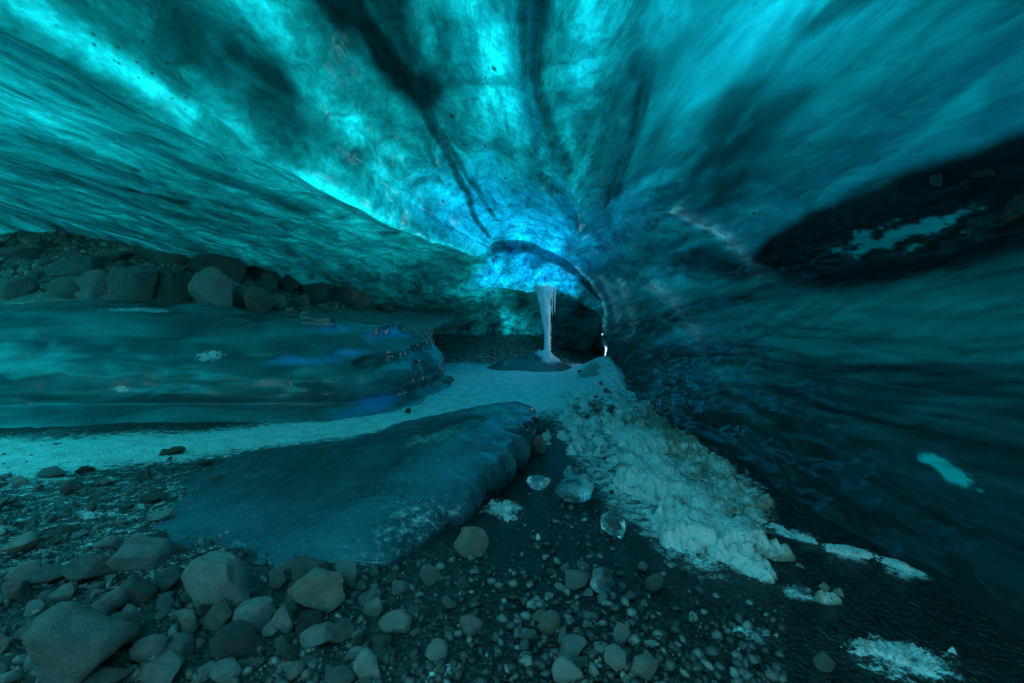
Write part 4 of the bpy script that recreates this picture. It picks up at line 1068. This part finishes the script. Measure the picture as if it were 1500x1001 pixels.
MARKS_FLOOR = [(305, 870, "the large pale angular boulder"), (78, 960, "the big lower left corner boulder"), (458, 875, "the flat brownish block"),
    (689, 795, "the rounded brown boulder"), (185, 820, "the long flat grey stone"), (335, 950, "the dark square cut stone"),
    (575, 920, "the pale oval cobble"), (537, 980, "the pale cobble at the bottom edge"), (690, 918, "the lone middle cobble"),
    (905, 970, "the pale angular stone right of middle"), (832, 985, "the pale stone under the pebble heap"), (845, 855, "the yellowish heap top cobble"),
    (20, 798, "the left edge cobble"), (12, 862, "the dark left edge stone"), (163, 930, "the brownish upright stone"), (628, 848, "the small pale gravel cobble"),
    (115, 840, "the flat dark stone"), (443, 842, "the grey upright stone"), (130, 750, "the frosty left snow patch"), (960, 850, "the smooth round dark pebble")]
MARKS_BANK = [(305, 380, "the largest triangular boulder"), (182, 415, "the big rounded grey boulder"), (243, 418, "the angular reddish boulder"),
    (308, 425, "the knobbly overhanging boulder"), (125, 418, "the pale grey ledge boulder"), (90, 420, "the brown rounded ledge boulder"),
    (372, 440, "the reddish squared boulder"), (92, 392, "the flat wide dark boulder"), (12, 420, "the far left rim boulder"),
    (15, 375, "the flat slab at the left edge"), (420, 415, "the corner upward boulder"), (462, 430, "the broad pale right boulder"), (430, 392, "the long low back boulder")]
ORD = ["nearest", "second nearest", "third nearest", "fourth nearest", "fifth nearest", "sixth nearest", "seventh nearest", "eighth nearest", "ninth nearest"]
MATS = [(M_GREY, "grey"), (M_DARK, "dark"), (M_PALE, "pale"), (M_BROWN, "brownish")]

def free(x, y, r):
    for (a, b, q) in TAKEN:
        if (a-x)**2 + (b-y)**2 < (0.62*(q + r))**2: return False
    return True

BY = {}
def scatter(n, sample, smin, smax, zfun, grp, weights, marks, mats=None):
    k = 0; by = BY
    for _ in range(n * 30):
        if k >= n: break
        x, y = sample()
        sz = smin * (smax/smin) ** (rng.random()**1.7)
        if not free(x, y, sz*0.5): continue
        TAKEN.append((x, y, sz*0.5))
        mat, tone = (mats or MATS)[rng.choice(4, p=weights)]
        seed = 500 + int(rng.integers(0, 14))
        o = stone("stone", None, "stone", (x, y, float(zfun(x, y))), (sz*rng.uniform(.9, 1.4), sz*rng.uniform(.75, 1.1), sz*rng.uniform(.5, .85)),
                  seed, mat, rng.uniform(0, 6.28), (rng.uniform(-.35, .35), rng.uniform(-.35, .35)), grp, 4, 4 + seed % 6, 0.2)
        px, py = photo_px(o.location)
        d2, (mx, my, mark) = min(((px - a)**2 + (py - b)**2, (a, b, t)) for a, b, t in marks)
        dx, dy = px - mx, py - my
        rel = ("right of" if dx > 0 else "left of") if abs(dx) > abs(dy) else ("below" if dy > 0 else "above")
        by.setdefault((tone, rel, mark), []).append((d2, o))
        k += 1
    for (tone, rel, mark), lst in by.items():
        lst.sort(key=lambda q: q[0])
        for i, (d2, o) in enumerate(lst):
            o["label"] = (f"small {tone} stone {rel} {mark}" if len(lst) == 1 else f"{ORD[min(i, 8)]} small {tone} stone {rel} {mark}")

def near_left():
    for _ in range(100):
        px, py = rng.uniform(-20, 560), rng.uniform(690, 1010)
        if py < 740 and px > 240: continue
        if px > 260 and py < 835: continue
        break
    p = at_z(px, py); return p[0], p[1]
def near_mid():
    while True:
        px, py = rng.uniform(520, 960), rng.uniform(815, 1010)
        if px < 760 and rng.random() < 0.45: continue
        break
    p = at_z(px, py); return p[0], p[1]
def bank_xy():
    while True:
        x = rng.uniform(-7.4, -3.0); y = rng.uniform(5.3, 8.2)
        e0 = np.interp(x, [-10, -7, -5, -4, -3, -2, -1.2], [5.4, 5.6, 5.8, 6.05, 6.45, 7.0, 7.6])
        if y < e0 + 0.2: continue
        return x, y
def heap_xy():
    px, py = rng.normal(872, 16), rng.uniform(540, 610)
    p = at_z(px, py, 0.10); return p[0], p[1]
def heap_z(x, y):
    return float(floor_z(x, y)) + 0.035
scatter(16, heap_xy, 0.05, 0.16, heap_z, "brown stones on the far snow heap", [0, 0.15, 0, 0.85], [(868, 535, "the top of the far snow heap"), (874, 588, "the brown patch on the far snow")])
scatter(112, near_left, 0.045, 0.13, floor_z, "smaller stones of the near left floor", [.4, .3, .1, .2], MARKS_FLOOR)
scatter(56, near_mid, 0.03, 0.065, floor_z, "smaller stones of the near middle floor", [.4, .2, .25, .15], MARKS_FLOOR)
scatter(82, bank_xy, 0.10, 0.24, bank_z, "smaller stones of the bank", [.42, .3, .08, .2], MARKS_BANK, [(M_BGREY, "grey"), (M_BDARK, "dark"), (M_PALE, "pale"), (M_BBROWN, "brownish")])

# gravel nobody could count
def gravel(name, n, sample, zfun, smin, smax, seed, mat):
    g = np.random.default_rng(seed)
    shapes = []
    for k in range(10):
        p, f = rock_mesh(700 + seed*10 + k, 1, 5, (0.6, 0.9), 0.1); shapes.append(p)
    f0 = ICO[1][1]; nv = len(shapes[0])
    xy = np.array([sample() for _ in range(n)])
    s = smin * (smax/smin) ** (g.random(n)**2.2)
    z = zfun(xy[:, 0], xy[:, 1])
    V = np.zeros((n, nv, 3)); tone = np.repeat(g.random(n)**3.4, nv)
    for i in range(n):
        m = np.array(Euler((g.uniform(0, 6), g.uniform(0, 6), g.uniform(0, 6))).to_matrix())
        p = shapes[i % 10] * np.array([1, .8, .62]) @ m.T
        p[:, 2] *= 0.8
        V[i] = p * s[i]*0.5 + np.array([xy[i, 0], xy[i, 1], z[i] + s[i]*0.14])
    F = (f0[None] + (np.arange(n)*nv)[:, None, None]).reshape(-1, 3)
    add(name, mesh_np(name, V.reshape(-1, 3), F, mat, True, {"tone": tone}), kind="stuff")

def fan():
    while True:
        px, py = rng.uniform(-40, 1150), rng.uniform(640, 1030)
        p = at_z(px, py)
        if 250 < px < 760 and py < 812 and not (px < 330 and py > 760): 
            if rng.random() < (0.72 if px < 480 or py > 770 else 0.97): continue
        if px > 900 and py < 900 and rng.random() < 0.8: continue
        if py < 700 and px > 100 and rng.random() < 0.9: continue
        if rng.random() > min(1.0, (py - 610)/260): continue
        return p[0], p[1]
gravel("gravel", 5200, fan, floor_z, 0.008, 0.05, 1, M_PEB)
def bank_any():
    while True:
        x, y = bank_xy()
        return x, y
gravel("bank_rubble", 4600, bank_any, bank_z, 0.03, 0.16, 2, M_RUB)

# ------------------------------------------------------------------ clear ice lumps on the floor
def ice_lump(px, py, w, h, label, seed, facets=7):
    p = at_z(px, py); s = p[1]/667.0
    v, f = rock_mesh(seed, 4, facets + 5, (0.5, 0.88), 0.13)
    me = mesh_np("ice_chunk", v, f, M_CLEAR)
    o = add("ice_chunk", me, label=label, cat="ice chunk", group="clear ice chunks on the floor")
    sz = (w*s, w*s*0.8, h*s*1.05)
    o.scale = [q/2 for q in sz]; o.location = (p[0], p[1] + sz[1]*.3, float(floor_z(p[0], p[1])) + sz[2]*0.42)
    o.rotation_euler = (0.1, 0.12, seed % 6)
ice_lump(790, 717, 36, 20, "small flat clear ice disc right of the slab's broken edge", 801, 4)
ice_lump(850, 734, 72, 30, "largest clear ice chunk, low and broad, at the snow crust's rim", 802, 6)
ice_lump(902, 788, 42, 38, "rounded clear ice chunk below the largest one at the snow's rim", 803, 6)
ice_lump(884, 872, 38, 36, "angular clear ice chunk among the pebbles above the heap", 804, 9)
ice_lump(911, 864, 12, 10, "tiny glinting ice chip right of the angular chunk", 805, 8)
ice_lump(1115, 806, 32, 22, "clear ice chunk in the dark hollow below the snow crust", 806, 7)
ice_lump(838, 700, 26, 18, "clear ice chip behind the largest chunk", 807, 7)
ice_lump(1175, 872, 26, 16, "dim clear ice chunk on the black floor right of the crust's tip", 808, 7)
ice_lump(832, 640, 12, 9, "tiny ice chip on the frost behind the dark brown stone", 809, 7)
ice_lump(622, 636, 10, 8, "tiny bright ice chip on the slab's far rim", 810, 7)
